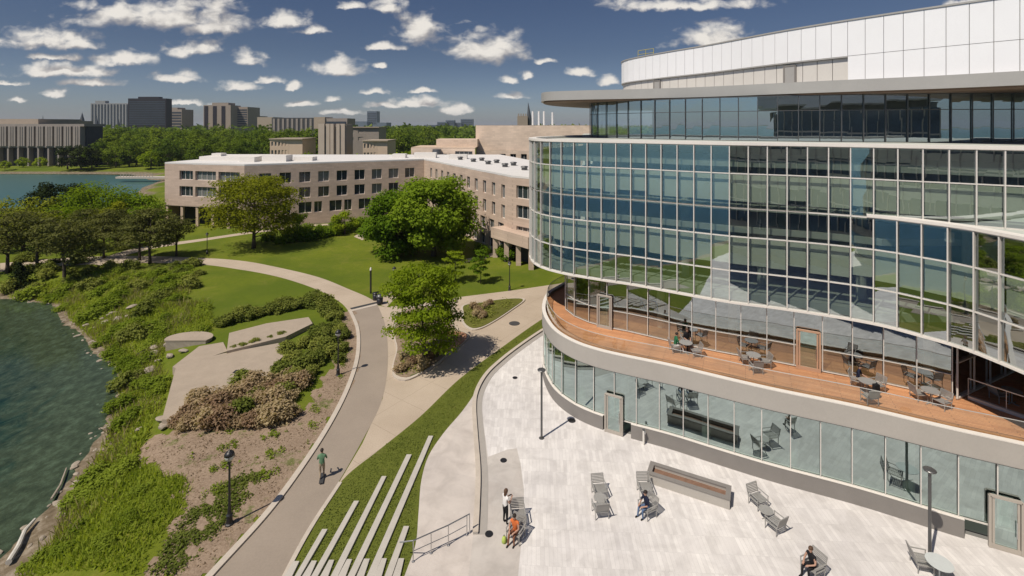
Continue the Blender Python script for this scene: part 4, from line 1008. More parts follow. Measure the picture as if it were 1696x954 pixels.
def make_tree(name,style,h,cr,leaf,mat,per,seed,label,cat='tree',group=None,loc=(0,0,0),nclump=26,trunk_r=None,base_h=None,bare=0):
    rng=np.random.default_rng(seed); rr=random.Random(seed)
    o=empty(name,(0,0,0),label,cat,group); tr=trunk_r or h*.022+.05
    cl=[]
    if style=='round':
        bh=base_h if base_h is not None else h*.16; cz=(h+bh)/2; rz=(h-bh)/2
        for i in range(nclump):
            u=rr.uniform(-.9,1); a=rr.uniform(0,6.283); q=math.sqrt(max(0,1-u*u)); f=rr.uniform(.55,.86)
            r=cr*rr.uniform(.24,.40)
            cl.append(((cr*f*q*math.cos(a),cr*f*q*math.sin(a),cz+rz*.84*u*f/.8,r,r,r*rr.uniform(.55,.8)),(r/cr/.32)**2))
    elif style=='airy':
        bh=base_h if base_h is not None else h*.22
        for i in range(nclump):
            t=(i+.5)/nclump; z=bh+(h-bh)*(t**.85)*.97; a=i*2.4+rr.uniform(-.5,.5)
            w=math.sin(math.pi*min(1,.12+.86*(1-t)))**.7 if t>.35 else (.75+.5*t)
            f=rr.uniform(.25,1)**.6*w*.78; r=cr*rr.uniform(.26,.40)
            cl.append(((cr*f*math.cos(a),cr*f*math.sin(a),z,r,r,r*rr.uniform(.20,.34)),(r/cr/.33)**2))
    elif style=='pine':
        bh=base_h if base_h is not None else h*.3
        for i in range(nclump):
            t=(i+rr.random())/nclump; z=bh+(h-bh)*t; a=i*2.4+rr.uniform(-.6,.6); f=(1-t*.55)*rr.uniform(.25,.95)*.82
            r=cr*rr.uniform(.22,.42)*(1-.3*t)
            cl.append(((cr*f*math.cos(a),cr*f*math.sin(a),z,r,r,r*rr.uniform(.2,.34)),(r/cr/.32)**2))
    elif style=='cone':
        for i in range(nclump):
            t=(i+.5)/nclump; z=h*(.06+.9*t); a=i*2.4; r=cr*(1-t)*.7+.12*cr; f=cr*(1-t)*.5
            cl.append(((f*math.cos(a),f*math.sin(a),z,r,r,r*.9),.8))
    elif style=='shrub':
        for i in range(nclump):
            a=i*2.4; f=rr.uniform(0,.75); r=cr*rr.uniform(.3,.48); z=h*rr.uniform(.25,.72)*(1-.3*f)
            cl.append(((cr*f*math.cos(a),cr*f*math.sin(a),z,r,r,min(r,h*.4)),1))
    C,O=clump_leaves(cl,per,rng); C[:,2]=np.maximum(C[:,2],.02)
    V,Q=leaf_mesh(C,leaf,rng,out=O,jit=.65)
    cr_o=np_mesh('crown' if style!='shrub' else 'foliage',V,Q,M[mat],o)
    if style!='shrub' or bare:
        b=MB(); top=h*(.82 if style in('airy','pine') else .7)
        pts=[Vector((rr.uniform(-.04,.04)*h*t,rr.uniform(-.04,.04)*h*t,top*t)) for t in (0,.12,.35,.6,.8,1)]
        b.tube(pts,[tr*1.35,tr,tr*.8,tr*.55,tr*.35,tr*.12],8)
        for (x,y,z,rx,ry,rz),m in cl[::1 if style!='round' else 2]:
            zs=max(.15*h,z-.45*math.hypot(x,y)-rz*.3); zs=min(zs,top*.9); s=Vector((0,0,zs))
            k=zs/top; q=Vector((x,y,z)); mid=s.lerp(q,.5)+Vector((0,0,.05*h*rr.uniform(-.5,1)))
            b.tube([s,mid,q],[tr*.42*(1-k*.6),tr*.25*(1-k*.5),.012],5)
        b.build('trunk' if style!='shrub' else 'stems',M['bark'],o,smooth=True)
    o.location=loc; BASES[o.name]=Vector(loc); return o
def put(o,px,py,rz=0,sc=1,label=None,first=False,sink=.05,group=None):
    p=gp(px,py); p.z-=sink
    if first:
        o.location=p; o.rotation_euler=(0,0,rz); o.scale=(sc,)*3 if not hasattr(sc,'__len__') else sc
        if label:o['label']=label
        return o
    return copy_tree(o,p,rz,label,group,sc)
# hero trees
make_tree('maple_tree','round',12.6,6.5,.40,'leaf_green',520,11,'tallest dense green tree on the lawn in front of the dormitory bend',nclump=60,loc=gp(718,424),base_h=.6)
make_tree('maple_tree','round',10.2,5.6,.40,'leaf_green',520,12,'lower dense green tree leaning against the left side of the tallest lawn tree',nclump=46,loc=gp(655,424),base_h=.4)
make_tree('honey_locust','airy',11.6,8.6,.30,'leaf_olive',430,13,'wide airy olive yellow tree on the lawn before the dormitory',nclump=44,loc=gp(420,411),base_h=3.2,trunk_r=.28)
make_tree('locust_tree','airy',8.3,3.9,.20,'leaf_bright',400,14,'layered bright green tree in the kerbed bed beside the asphalt path',nclump=36,loc=gp(702,606),base_h=1.9,trunk_r=.13)
make_tree('young_tree','airy',3.9,1.75,.2,'leaf_bright',120,15,'left one of two young trees staked in the lawn near the glass building','tree',nclump=18,loc=gp(754,467),base_h=.9,trunk_r=.05)
make_tree('young_tree','airy',4.3,1.6,.2,'leaf_green',120,16,'right one of two young trees staked in the lawn near the glass building','tree',nclump=18,loc=gp(796,470),base_h=1.0,trunk_r=.05)
make_tree('small_tree','round',5.0,2.6,.26,'leaf_green',150,17,'small dark green tree just right of the wide olive tree',nclump=22,loc=gp(492,398),base_h=.3)
make_tree('small_tree','round',4.6,2.5,.26,'leaf_bright',150,18,'small bright tree by the walk at the dormitory wall',nclump=20,loc=gp(571,388),base_h=.6)
make_tree('garden_shrub','shrub',2.4,1.7,.22,'leaf_green',110,19,'round green shrub at the foot of the dormitory terrace','shrub',nclump=12,loc=gp(797,424))
make_tree('willow_tree','round',9,5.5,.36,'leaf_lime',220,20,'pale lime green tree at the far left edge by the lagoon',nclump=30,loc=gp(38,415),base_h=.5)
make_tree('dark_yew','round',8.5,5.2,.36,'leaf_dark',260,21,'dark nearly black evergreen with a broad crown by the lagoon',nclump=30,loc=gp(93,372),base_h=.4)
make_tree('round_tree','round',9,7.5,.36,'leaf_bright',260,22,'broad bright green tree behind the row of pines',nclump=40,loc=gp(152,385),base_h=.4)
make_tree('round_tree','round',7,5,.36,'leaf_green',220,23,'mid green tree at the left end of the dormitory',nclump=28,loc=gp(232,382),base_h=.4)
make_tree('round_tree','round',6.5,3.6,.30,'leaf_olive',170,27,'olive green tree between the pines and the dark yew',nclump=22,loc=gp(192,398),base_h=.3)
make_tree('round_tree','round',5.5,3.6,.30,'leaf_lime',170,28,'lime green low tree in front of the willow at the far left',nclump=20,loc=gp(66,412),base_h=.3)
make_tree('dark_cypress','cone',3.2,1.35,.2,'leaf_dark',170,24,'small black green columnar evergreen by the water at left','tree',nclump=16,loc=gp(32,474))
make_tree('red_shrub_tree','round',5,3.2,.3,'leaf_brown',160,25,'brownish tree above the lagoon near the dormitory corner',nclump=20,loc=gp(228,372),base_h=.3)
pine=make_tree('pine_tree','pine',8.6,5.6,.30,'leaf_pine',240,31,'x','tree','pines along the lakeside walk',nclump=22,trunk_r=.2,base_h=3.4)
pine2=make_tree('pine_tree','pine',9.5,6.2,.30,'leaf_pine',240,32,'x','tree','pines along the lakeside walk',nclump=24,trunk_r=.24,base_h=3.9)
put(pine2,107,470,.4,.92,'leaning pine nearest the water with a bare lower trunk',True)
put(pine,248,437,0,.94,'pine with the thickest trunk at the right end of the lakeside pines',True)
for k,(src,px,py,rz,sc,lb) in enumerate(((pine,231,431,2.1,.82,'slimmer pine just left of the thickest trunk in the row'),(pine,172,428,4.2,.85,'pine in the middle of the row, between the dark water gap and the walk'),(pine2,62,447,1.2,.85,'pine second from the left edge of the row'),(pine2,12,452,3.3,.9,'leftmost pine, cut by the picture edge'),(pine,140,418,5.2,.8,'pine behind the leaning one, nearer the lagoon'),(pine2,292,424,2.8,.62,'lowest, most spreading pine beside the dormitory corner'),(pine2,196,412,.9,.7,'small pine standing behind the middle of the row'))):
    put(src,px,py,rz,sc,lb)
# hedge along the dormitory
hs=make_tree('hedge_shrub','shrub',2.2,1.9,.26,'leaf_green',150,41,'mounded green shrub in the planting between the dormitory and the lawn','shrub','shrubs along the dormitory',nclump=12)
for i,(px,py) in enumerate(((468,404),(490,400),(512,398),(532,393),(552,390),(572,386),(480,392),(505,387),(530,384),(556,380),(582,380),(600,374),(445,398),(625,384),(835,425),(846,430))):
    put(hs,px,py,i*1.3,.75+.09*(i%4),None,i==0)
# shrubs of the bank near the path
sh=make_tree('hedge_shrub','shrub',1.45,1.25,.17,'leaf_shrub',210,42,'dense dark green hedge shrub above the upper terrace slab','shrub','hedge above the terrace slabs',nclump=14,bare=1)
for i,(px,py) in enumerate(((370,538),(388,532),(406,527),(425,523),(444,519),(462,515),(480,512),(498,509),(515,507),(533,506),(380,536),(402,528),(425,523),(450,517),(472,512),(495,507),(515,503),(535,506),(470,505),(520,497),(545,520),(555,530))):
    put(sh,px,py,i*2.2,.78+.12*(i%3),None,i==0)
for i,(px,py) in enumerate(((388,582),(402,579),(421,573),(447,566),(466,560))): copy_tree(sh,gp(px,py)+Vector((0,0,.2)),i*1.4,'small green tuft growing along the step between the terrace slabs','tufts on the slab step',.3+.06*(i%3))
bs=make_tree('brown_shrub','shrub',1.35,1.35,.17,'leaf_brown',140,43,'purple brown flowering shrub between the terrace slab and the bare soil','shrub','brown shrubs on the bank',nclump=14,bare=1)
for i,(px,py) in enumerate(((300,704),(322,704),(345,706),(368,706),(392,706),(415,705),(438,702),(460,697),(478,688),(318,690),(340,686),(362,684),(386,682),(410,680),(432,676),(455,672),(476,664),(362,668),(388,664),(412,660),(436,654),(458,650),(478,645),(420,644),(445,636),(470,630),(495,640),(335,674),(310,712))):
    put(bs,px+(i*37%9-4),py,i*1.7,.62+.14*(i%4),None,i==0)
ms=make_tree('olive_shrub','shrub',1.25,1.15,.16,'leaf_shrub',210,44,'olive green shrub in the row along the asphalt path','shrub','olive shrubs beside the path',nclump=12,bare=1)
for i,(px,py) in enumerate(((545,548),(560,546),(520,560),(540,565),(556,566),(505,575),(522,582),(540,584),(490,596),(508,600),(526,602),(500,616),(518,620),(484,618),(478,585),(462,626),(535,548),(552,530),(566,556),(480,608),(570,582),(505,632),(486,634),(400,690),(445,690),(425,662),(468,660),(405,640),(560,600),(572,560),(548,590))):
    put(ms,px,py,i*2.9,.7+.13*(i%4),None,i==0)
br=make_tree('bank_bush','shrub',1.7,1.7,.2,'leaf_bank',230,45,'bright green bush in the wild growth on the lake bank','shrub','bright bushes on the lake bank',nclump=12)
rng=np.random.default_rng(5); first=True
bank_px=[(10,492),(70,470),(130,455),(220,452),(320,448),(332,470),(300,500),(345,500),(360,540),(330,560),(280,560),(270,600),(285,640),(262,690),(240,740),(215,790),(180,850),(120,900),(40,950),(75,900),(112,840),(150,770),(175,720),(192,670),(196,610),(175,585),(120,540),(95,505)]
BW=[(p.x,p.y) for p in (gp(x,y) for x,y in bank_px)]
BA=np.array(BW); lo=BA.min(0); hi=BA.max(0); cnt=0
while cnt<74:
    x,y=rng.uniform(lo[0],hi[0]),rng.uniform(lo[1],hi[1])
    if poly_sd(np.array([x]),np.array([y]),BW)[0]>-.3: continue
    if rng.random()<(y-25)/70*.3: continue
    p=Vector((x,y,gz(x,y)-.25)); s=rng.uniform(.4,1.0)
    if y>50: s*=1.15
    if first: br.location=p; br.scale=(s,s,s*.8); first=False
    else: copy_tree(br,p,rng.uniform(0,6),None,None,(s,s,s*rng.uniform(.6,.95)))
    cnt+=1
db=make_tree('bank_bush','shrub',1.6,1.6,.2,'leaf_shrub',210,46,'darker green bush in the wild growth above the water','shrub','darker bushes on the lake bank',nclump=12)
for i,(px,py) in enumerate(((290,470),(275,490),(262,500),(315,475),(95,485),(60,480),(120,470),(150,480),(180,490),(200,470),(230,480),(240,520),(255,470),(140,460),(210,640),(225,560),(170,520),(300,455),(75,460),(20,480),(330,455),(25,446),(48,452),(80,449),(118,452),(150,450),(182,446),(212,448),(262,447),(290,444),(318,441),(130,436),(90,436),(200,414),(160,412),(45,433))):
    put(db,px,py,i*1.9,.55+.16*(i%4),None,i==0,.15)
for i,(px,py,s) in enumerate(((150,830,.55),(190,800,.7),(215,860,.5),(130,880,.6),(235,815,.45),(175,900,.5),(205,770,.6),(110,915,.5),(258,835,.4))): copy_tree(br,gp(px,py)-Vector((0,0,.2)),i*2.1,None,None,(s,s,s*.75))
# rough growth between the bushes: one leafy mass
def carpet(name,poly,dens,size,hgt,mat,seed,label=None,maxsd=-.1,noise_f=.5,ground=terrain,thr=-.55):
    rng=np.random.default_rng(seed); P=np.array(poly); lo=P.min(0); hi=P.max(0); A=(hi-lo).prod(); n=int(A*dens)
    X=rng.uniform(lo[0],hi[0],n); Y=rng.uniform(lo[1],hi[1],n)
    sd=poly_sd(X,Y,poly); pat=np.sin(X*noise_f*2.1+Y*.9*noise_f)+np.sin(Y*noise_f*2.7-X*1.3*noise_f)+.6*np.sin(X*noise_f*6+Y*noise_f*5)
    k=(sd+.5*rng.random(n)<maxsd)&(pat>thr-rng.random(n)*.8); X,Y,pat=X[k],Y[k],pat[k]
    Z=ground(X,Y)+rng.uniform(0,1,len(X))**1.4*hgt*(.55+.28*np.clip(pat,-1,2))
    C=np.stack([X,Y,Z],1); V,Q=leaf_mesh(C,size,rng,up=1.1,jit=.5)
    o=np_mesh(name,V,Q,M[mat]); tag(o,label,None,None,'stuff'); return o
carpet('bank_vegetation',BW,48,.24,.5,'leaf_bank',51,'tall bright grass and weeds covering the lake bank',thr=-9)
low=[(p.x,p.y) for p in (gp(x,y) for x,y in [(20,965),(75,905),(120,850),(160,775),(195,735),(232,760),(262,780),(308,785),(322,800),(306,845),(280,880),(245,925),(236,965)])]
carpet('bank_grass',low,70,.16,.25,'leaf_bank',57,'bright tall grass on the bank below the bare soil',thr=-9)
def blades(name,poly,dens,hgt,wid,mat,seed,label,thr=-9,nf=.5,maxsd=0.0):
    rng=np.random.default_rng(seed); P=np.array(poly); lo=P.min(0); hi=P.max(0); n=int((hi-lo).prod()*dens)
    X=rng.uniform(lo[0],hi[0],n); Y=rng.uniform(lo[1],hi[1],n); pat=np.sin(X*nf*2.1+Y*.9*nf)+np.sin(Y*nf*2.7-X*1.3*nf)+.6*np.sin(X*nf*6+Y*nf*5)
    k=(poly_sd(X,Y,poly)+.4*rng.random(n)<maxsd)&(pat>thr-rng.random(n)*.8); X,Y,pat=X[k],Y[k],pat[k]; n=len(X)
    Z=terrain(X,Y); a=rng.uniform(0,6.283,n); h=hgt*rng.uniform(.5,1.15,n)*(1+.18*np.clip(pat,-1,2)); l=h*rng.uniform(.1,.75,n); b2=rng.uniform(0,6.283,n)
    B=np.stack([X,Y,Z],1); s=np.stack([np.cos(a),np.sin(a),0*a],1)*wid*(.6+.8*rng.random((n,1))); d=np.stack([np.cos(b2)*l,np.sin(b2)*l,h],1)
    V=np.stack([B-s*.5,B+s*.5,B+d*.62+s*.42,B+d],1).reshape(-1,3); V=V.reshape(n,4,3); V[:,3,2]-=h*.08
    Q=np.arange(n*4).reshape(n,4); o=np_mesh(name,V.reshape(-1,3),Q,M[mat]); return tag(o,label,None,None,'stuff')
blades('bank_reeds',BW,55,.55,.06,'blade',58,'long loose green grass on the lake bank')
blades('bank_grass',low,95,.42,.055,'blade',59,'long bright grass blades below the bare soil')
blades('dry_grass',BW,26,.7,.05,'straw',60,'dry straw coloured stalks among the bank grass',thr=.55,nf=.4)
soilW=[(p.x,p.y) for p in (gp(x,y) for x,y in [(230,960),(262,905),(300,850),(345,812),(400,780),(445,765),(440,800),(400,850),(350,905),(300,960)])]
carpet('soil_weeds',soilW,420,.13,.2,'leaf_shrub',52,'low green weeds in patches on the bare soil below the lamp',noise_f=1.3,thr=-.75)
soil2=[(p.x,p.y) for p in (gp(x,y) for x,y in [(300,770),(330,700),(500,690),(560,600),(575,540),(588,560),(570,640),(500,765),(420,830),(330,850)])]
carpet('soil_weeds',soil2,260,.12,.16,'leaf_bank',53,'thin low weeds dotted over the soil beside the asphalt path',noise_f=1.1,thr=1.6)
soilAll=[(p.x,p.y) for p in (gp(x,y) for x,y in soil_px)]
carpet('leaf_litter',soilAll,70,.11,.04,'litter',61,'dry leaves and twigs strewn over the bare soil',thr=-.8,noise_f=1.3)
lawnW=[(p.x,p.y) for p in (at(x,y) for x,y in [(334,446),(420,456),(480,470),(530,488),(550,500),(500,505),(400,520),(345,505),(310,480)])]
# grass blades along the terrace lawn so its surface is not a flat sheet
LW=[(p.x,p.y) for p in LL+LR]
carpet('lawn_blades',LW,150,.075,.07,'leaf_shrub',54,'short grass of the lawn strip with stone bars',maxsd=.0,thr=-9,ground=lambda X,Y:np.full(len(X),.022))
for (pp_,sd_,lb,mt) in ((isl2,55,'ground cover in the pointed kerbed island','leaf_shrub'),(isl,56,'ground cover under the layered bright tree','leaf_shrub')):
    w=[tuple(at(x,y)[:2]) for x,y in pp_]; carpet('bed_plants',w,60,.16,.3,mt,sd_,lb,maxsd=-.35,thr=-.2,noise_f=1.1,ground=lambda X,Y:np.full(len(X),.16))
rb=make_tree('bed_shrub','shrub',.75,.75,.12,'leaf_brown',110,47,'low brownish shrub in a kerbed bed beside the path','shrub','low shrubs in the kerbed beds',nclump=10,bare=1)
for i,(px,py) in enumerate(((668,600),(682,606),(694,600),(676,614),(712,596),(700,612),(725,588),(664,618),(785,515),(795,520),(803,512),(790,528),(812,506),(800,528))): put(rb,px,py,i*2.3,.8+.15*(i%3),None,i==0,-.1)
# woodland across the water: every tree its own crown and trunk
fv=[make_tree('woodland_tree','round',17,8.5,.95,'leaf_forest',62,60+k,'leafy green tree in the woodland beyond the dormitory','tree','trees of the far woodland',nclump=34,base_h=.8) for k in range(3)]
rng=np.random.default_rng(9); k=0
rows=[(238,146,440,16,13.5),(262,150,470,17,16),(290,140,690,24,17.5),(330,150,700,22,18.5),(400,150,720,20,19.0)]
for D,x0,x1,n,hh in rows:
    for i in range(n):
        px=x0+(x1-x0)*(i+.5)/n+rng.uniform(-6,6); d=D+rng.uniform(-9,9)
        if 436<px<700 and d<250: continue
        p=Vector(((px-848)*d/F,d,-.2)); s=hh*rng.uniform(.78,1.06)/17; w=s*rng.uniform(.85,1.1)
        if k<3: o=fv[k]; o.location=p; o.scale=(w,w,s); o.rotation_euler=(0,0,rng.uniform(0,6))
        else: copy_tree(fv[k%3],p,rng.uniform(0,6),None,None,(w,w,s))
        k+=1
nl=make_tree('lakeside_tree','round',9.5,5.5,.6,'leaf_bright',90,71,'x','tree',None,nclump=26,base_h=.5)
nd=make_tree('lakeside_conifer','round',11.5,5.2,.6,'leaf_dark',110,72,'x','tree',None,nclump=26,base_h=.3)
def putf(o,px,D,s,rz,label,first=False):
    p=Vector(((px-848)*D/F,D,-.1))
    if first: o.location=p;o.scale=(s,)*3;o.rotation_euler=(0,0,rz);o['label']=label;return o
    return copy_tree(o,p,rz,label,None,s)
putf(nd,112,222,.95,0,'left one of the dark conifers on the far bank by the library',True)
putf(nd,134,221,.98,2,'middle one of the dark conifers on the far bank by the library'); putf(nd,152,224,.86,4,'right one of the dark conifers on the far bank by the library')
putf(nl,250,226,.95,0,'rounded bright tree on the far bank left of the dormitory roof',True); putf(nl,38,232,.55,1,'small pale tree before the library columns'); putf(nl,66,233,.55,3,'small pale tree near the library entrance')
putf(nl,8,222,.45,3,'low bright tree on the far bank at the picture edge')
for px,D,s,lb in ((507,176,1.15,'dark rounded tree in front of the slotted tower'),(592,172,1.1,'olive tree right of the slotted tower base'),(625,168,.9,'low tree between the pale halls and the dormitory roof'),(655,170,1.15,'bright tree above the dormitory roof'),(676,174,1.25,'tall bright tree left of the beige annex'),(455,178,.75,'small tree before the pale three storey hall'),(480,170,.55,'lowest tree above the dormitory roof'),(690,168,.8,'tree touching the beige annex'),(640,178,.95,'tree behind the square windowed hall')):
    putf(nl,px,D,s,px,lb)
# distant woods to the horizon, one mass
def woods(name,D0,D1,h,n,size,seed,x0=-700,x1=2300):
    rng=np.random.default_rng(seed); px=rng.uniform(x0,x1,n); D=rng.uniform(D0,D1,n); X=(px-848)*D/F
    hh=h*(.55+.2*np.sin(X*.045)+.15*np.sin(X*.13+D*.02)+.25*rng.random(n)); C=np.stack([X,D,hh*rng.uniform(.2,1,n)**.6],1)
    V,Q=leaf_mesh(C,size,rng,up=.2); return tag(np_mesh(name,V,Q,M['leaf_forest']),'hazy mass of far woods reaching the horizon',None,None,'stuff')
woods('distant_woods',460,900,20,26000,5.5,81); woods('distant_woods',900,3200,19,26000,13,82)
# trees beyond the lake arms outside the frame, seen in the glass
for i,(x,y,s) in enumerate(((-75,60,.9),(-95,75,1.0))): copy_tree(fv[i],(x,y,-.2),i,'leafy tree on the spit left of the pines',None,s*.6)
# ---------------------------------------------------------------- street furniture
def globe_lamp(h):
    o=empty('globe_lamp',(0,0,0),'x','street lamp','black globe lamps along the paths')
    b=MB(); b.lathe([(.20,0),(.20,.08),(.15,.12),(.13,.45),(.16,.5),(.10,.58),(.075,.9)],12); b.build('base',M['dark_metal'],o,smooth=False)
    b=MB(); b.lathe([(.06,.9),(.055,h*.5),(.045,h-.62),(.09,h-.6),(.09,h-.52),(.05,h-.5)],10); b.build('pole',M['dark_metal'],o)
    b=MB(); b.lathe([(.09,h-.5),(.17,h-.42),(.22,h-.30),(.22,h-.2),(.20,h-.14)],14); g=b.build('globe',simple('frosted_globe',(.55,.55,.52),.25,var=.05,spec=.6),o,smooth=True)
    b=MB(); b.lathe([(.235,h-.22),(.21,h-.1),(.12,h-.02),(.05,h),(.02,h+.09)],14); b.build('cap',M['dark_metal'],o,smooth=True)
    b=MB()
    for k in range(4):
        a=k*math.pi/2+.4; b.tube([(.1*math.cos(a),.1*math.sin(a),h-.5),(.225*math.cos(a),.225*math.sin(a),h-.3),(.225*math.cos(a),.225*math.sin(a),h-.15)],.014,5)
    b.build('cage',M['dark_metal'],o); return o
GL=globe_lamp(3.7)
for i,(px,py,s,lb) in enumerate(((380,869,1,'black globe lamp on the weedy soil, nearest the camera'),(560,622,.98,'black globe lamp beside the brown shrubs left of the asphalt path'),(653,492,.95,'thin black globe lamp on the lawn behind the layered bright tree'),(844,481,.95,'black globe lamp on the lawn near the glass building'),(343,421,.9,'small black globe lamp below the wide olive tree'))):
    p=gp(px,py)
    if i==0: GL.location=p; GL['label']=lb
    else: copy_tree(GL,p,i,lb,None,s)
p=gp(614,486); o=empty('bollard_post',p,'dark post with a pale cap at the bend of the light path','post'); b=MB()
b.tube([(p.x,p.y,0),(p.x,p.y,2.75)],.11,10); b.build('post',M['dark_metal'],o); b=MB(); b.lathe([(.12,2.75),(.13,2.85),(.08,3.05),(.02,3.1)],12,(p.x,p.y,0)); b.build('cap',M['white_frame'],o)
def plaza_lamp():
    o=empty('plaza_lamp',(0,0,0),'x','street lamp','slim grey plaza lamps'); h=4.35
    b=MB(); b.lathe([(.17,0),(.17,.03),(.10,.05)],12); b.build('base',M['grey_metal'],o)
    b=MB(); b.lathe([(.07,.04),(.065,h-.05)],10); b.build('pole',M['grey_metal'],o)
    b=MB(); b.lathe([(.07,h-.08),(.24,h-.02),(.27,h+.03),(.24,h+.06),(.05,h+.08)],20); b.build('lamp_head',M['grey_metal'],o,smooth=False); return o
PL=plaza_lamp(); PL.location=at(897,726); PL['label']='slim grey disc lamp on the plaza by the rounded glass corner'
copy_tree(PL,at(1540,930),0,'slim grey disc lamp in front of the long stone plinth at lower right',None,.96)
# bollard by the plinth
p=at(1066,737); o=empty('bollard',p,'small pale bollard beside the stone plinth','bollard'); b=MB(); b.tube([(p.x,p.y,0),(p.x,p.y,.92)],.06,10); b.build('post',M['white_frame'],o)
b=MB(); b.lathe([(.07,.92),(.075,.98),(.02,1.0)],10,(p.x,p.y,0)); b.build('cap',M['grey_metal'],o); b=MB(); b.box(p.x+.02,p.x+.10,p.y-.09,p.y+.04,.72,.86); b.build('push_plate',M['steel'],o)
# litter bin at the path end
p=at(629,504); o=empty('litter_bin',p,'black litter bin with a domed lid at the end of the asphalt path','litter bin'); b=MB(); b.lathe([(.30,0),(.34,.1),(.36,.8)],14,(p.x,p.y,0)); b.build('body',M['dark_metal'],o,smooth=True)
b=MB(); b.lathe([(.40,.8),(.40,.9),(.30,1.08),(.05,1.15)],14,(p.x,p.y,0)); b.build('lid',M['grey_metal'],o,smooth=True)
q=at(622,497); o=empty('litter_bin',q,'second dark litter bin tucked behind the domed one','litter bin'); b=MB(); b.lathe([(.28,0),(.32,.1),(.34,.75)],14,(q.x,q.y,0)); b.build('body',M['dark_metal'],o,smooth=True)
b=MB(); b.lathe([(.36,.75),(.36,.84),(.05,.9)],14,(q.x,q.y,0)); b.build('lid',M['dark_metal'],o,smooth=True)
# manhole covers and plaza drains
for px,py,r,lb in ((852,536,.55,'round dark manhole cover on the tan path'),(853,626,.2,'small round drain on the bright paving near the rounded glass corner'),(834,763,.2,'small round drain in the grey strip, middle of the plaza edge'),(810,885,.2,'small round drain by the end of the low curved wall'),(947,697,.26,'round drain cover beside the shadow of the disc lamp')):
    p=at(px,py); b=MB(); b.lathe([(r,.014),(r,.03),(r*.9,.032),(r*.86,.026),(.02,.026)],20,(p.x,p.y,0)); tag(b.build('drain_cover',M['dark_metal' if r<.5 else 'grey_metal']),lb,'drain cover')
# handrail at the walk
pts=[z8(735,875),z8(803,884),z8(893,842),z8(980,802),z8(1073,750)]
hr=empty('handrail',(pts[1].x,pts[1].y,0),'silver metal handrail beside the lawn of stone strips','handrail'); b=MB()
top=[Vector((p.x,p.y,.98)) for p in pts]; e=top[-1]+(top[-1]-top[-2])*.15
b.tube([top[0]+Vector((0,0,-.15))]+top[1:]+[e],.028,8); b.tube([Vector((p.x,p.y,.5)) for p in pts[1:]],.016,6); b.build('rail',M['steel'],hr)
for p in pts[1:]: b=MB(); b.tube([(p.x,p.y,0),(p.x,p.y,.97)],.024,8); b.tube([(p.x,p.y,.015),(p.x,p.y,.035)],.07,10); b.build('post',M['steel'],hr)
b=MB(); e1=pts[-1]+(pts[-1]-pts[-2])*.15; b.tube([(e1.x,e1.y,0),(e1.x,e1.y,.97)],.024,8); b.build('post',M['steel'],hr)
# long stone planter bench
A=at(1078.3,764.3,.55);Bq=at(1207.2,804.4,.55);Cq=at(1072.4,782.2,.55)
u=(Bq-A).normalized(); w_=Vector((u.y,-u.x,0)); Lb=(Bq-A).length+.1; Wd=1.05
pl=empty('stone_planter',(A.x,A.y,0),'long rectangular grey stone planter standing on the bright plaza','planter')
b=MB(); T=.2
def ob(s0,s1,t0,t1,z0,z1,mi=0): b.obox(Vector((A.x,A.y,z0))+u*s0+w_*t0,u*(s1-s0),w_*(t1-t0),(0,0,z1-z0),mi)
ob(0,Lb,0,T,0,.5);ob(0,Lb,Wd-T,Wd,0,.5);ob(0,T,T,Wd-T,0,.5);ob(Lb-T,Lb,T,Wd-T,0,.5); b.build('wall',M['fascia'],pl)
b=MB();ob(-.03,Lb+.03,-.03,T+.02,.5,.57);ob(-.03,Lb+.03,Wd-T-.02,Wd+.03,.5,.57);ob(-.03,T+.02,T+.02,Wd-T-.02,.5,.57);ob(Lb-T-.02,Lb+.03,T+.02,Wd-T-.02,.5,.57);b.build('rim',M['plinth'],pl)
b=MB();ob(T,Lb-T,T,Wd-T,0,.36);b.build('soil',M['mulch'],pl)
# wire lounge chairs and round tables
def chair(mat='grey_metal'):
    o=empty('metal_chair',(0,0,0),'x','chair'); w=.34
    b=MB()
    for i in range(9): y=-.30+i*.075; b.box(-w+.02,w-.02,y,y+.055,.40,.418)
    b.bar((-w,-.31,.41),(-w,.32,.41),.035,.035); b.bar((w,-.31,.41),(w,.32,.41),.035,.035); b.build('seat',M[mat],o)
    b=MB()
    for i in range(6): z=.5+i*.068; y=.33+(z-.4)*.28; b.bar((-w+.02,y,z),(w-.02,y,z),.014,.05)
    b.bar((-w,.32,.4),(-w,.47,.90),.03,.03); b.bar((w,.32,.4),(w,.47,.90),.03,.03); b.bar((-w,.47,.90),(w,.47,.90),.035,.035); b.build('backrest',M[mat],o)
    for sx in (-1,1):
        for y in (-.29,.30): b=MB(); b.bar((sx*w,y,0),(sx*w,y,.41),.032,.032); b.build('leg',M[mat],o)
        b=MB(); b.bar((sx*(w+.01),-.29,.41),(sx*(w+.01),-.29,.62),.028,.028); b.bar((sx*(w+.01),-.32,.63),(sx*(w+.01),.40,.63),.05,.025); b.build('armrest',M[mat],o)
    return o
M['chair_silver']=simple('silver_chair_metal',(.36,.35,.33),.45,.3,var=.08)
CH=chair('chair_silver'); CH2=chair('chair_silver'); CH2.scale=(.86,.86,.95)
def table(r=.42,h=.72,mat='chair_silver'):
    o=empty('round_table',(0,0,0),'x','table'); b=MB(); b.lathe([(.02,h-.025),(r,h-.025),(r,h),(.02,h)],24); b.build('table_top',M[mat],o)
    b=MB(); b.lathe([(.03,.03),(.03,h-.03)],8); b.build('stem',M[mat],o)
    b=MB()
    for k in range(4): a=k*math.pi/2+.3; b.bar((0,0,.03),(r*.75*math.cos(a),r*.75*math.sin(a),.015),.05,.03)
    b.build('foot',M[mat],o); return o
TB=table(); TBL=table(.34,.42)
used={}
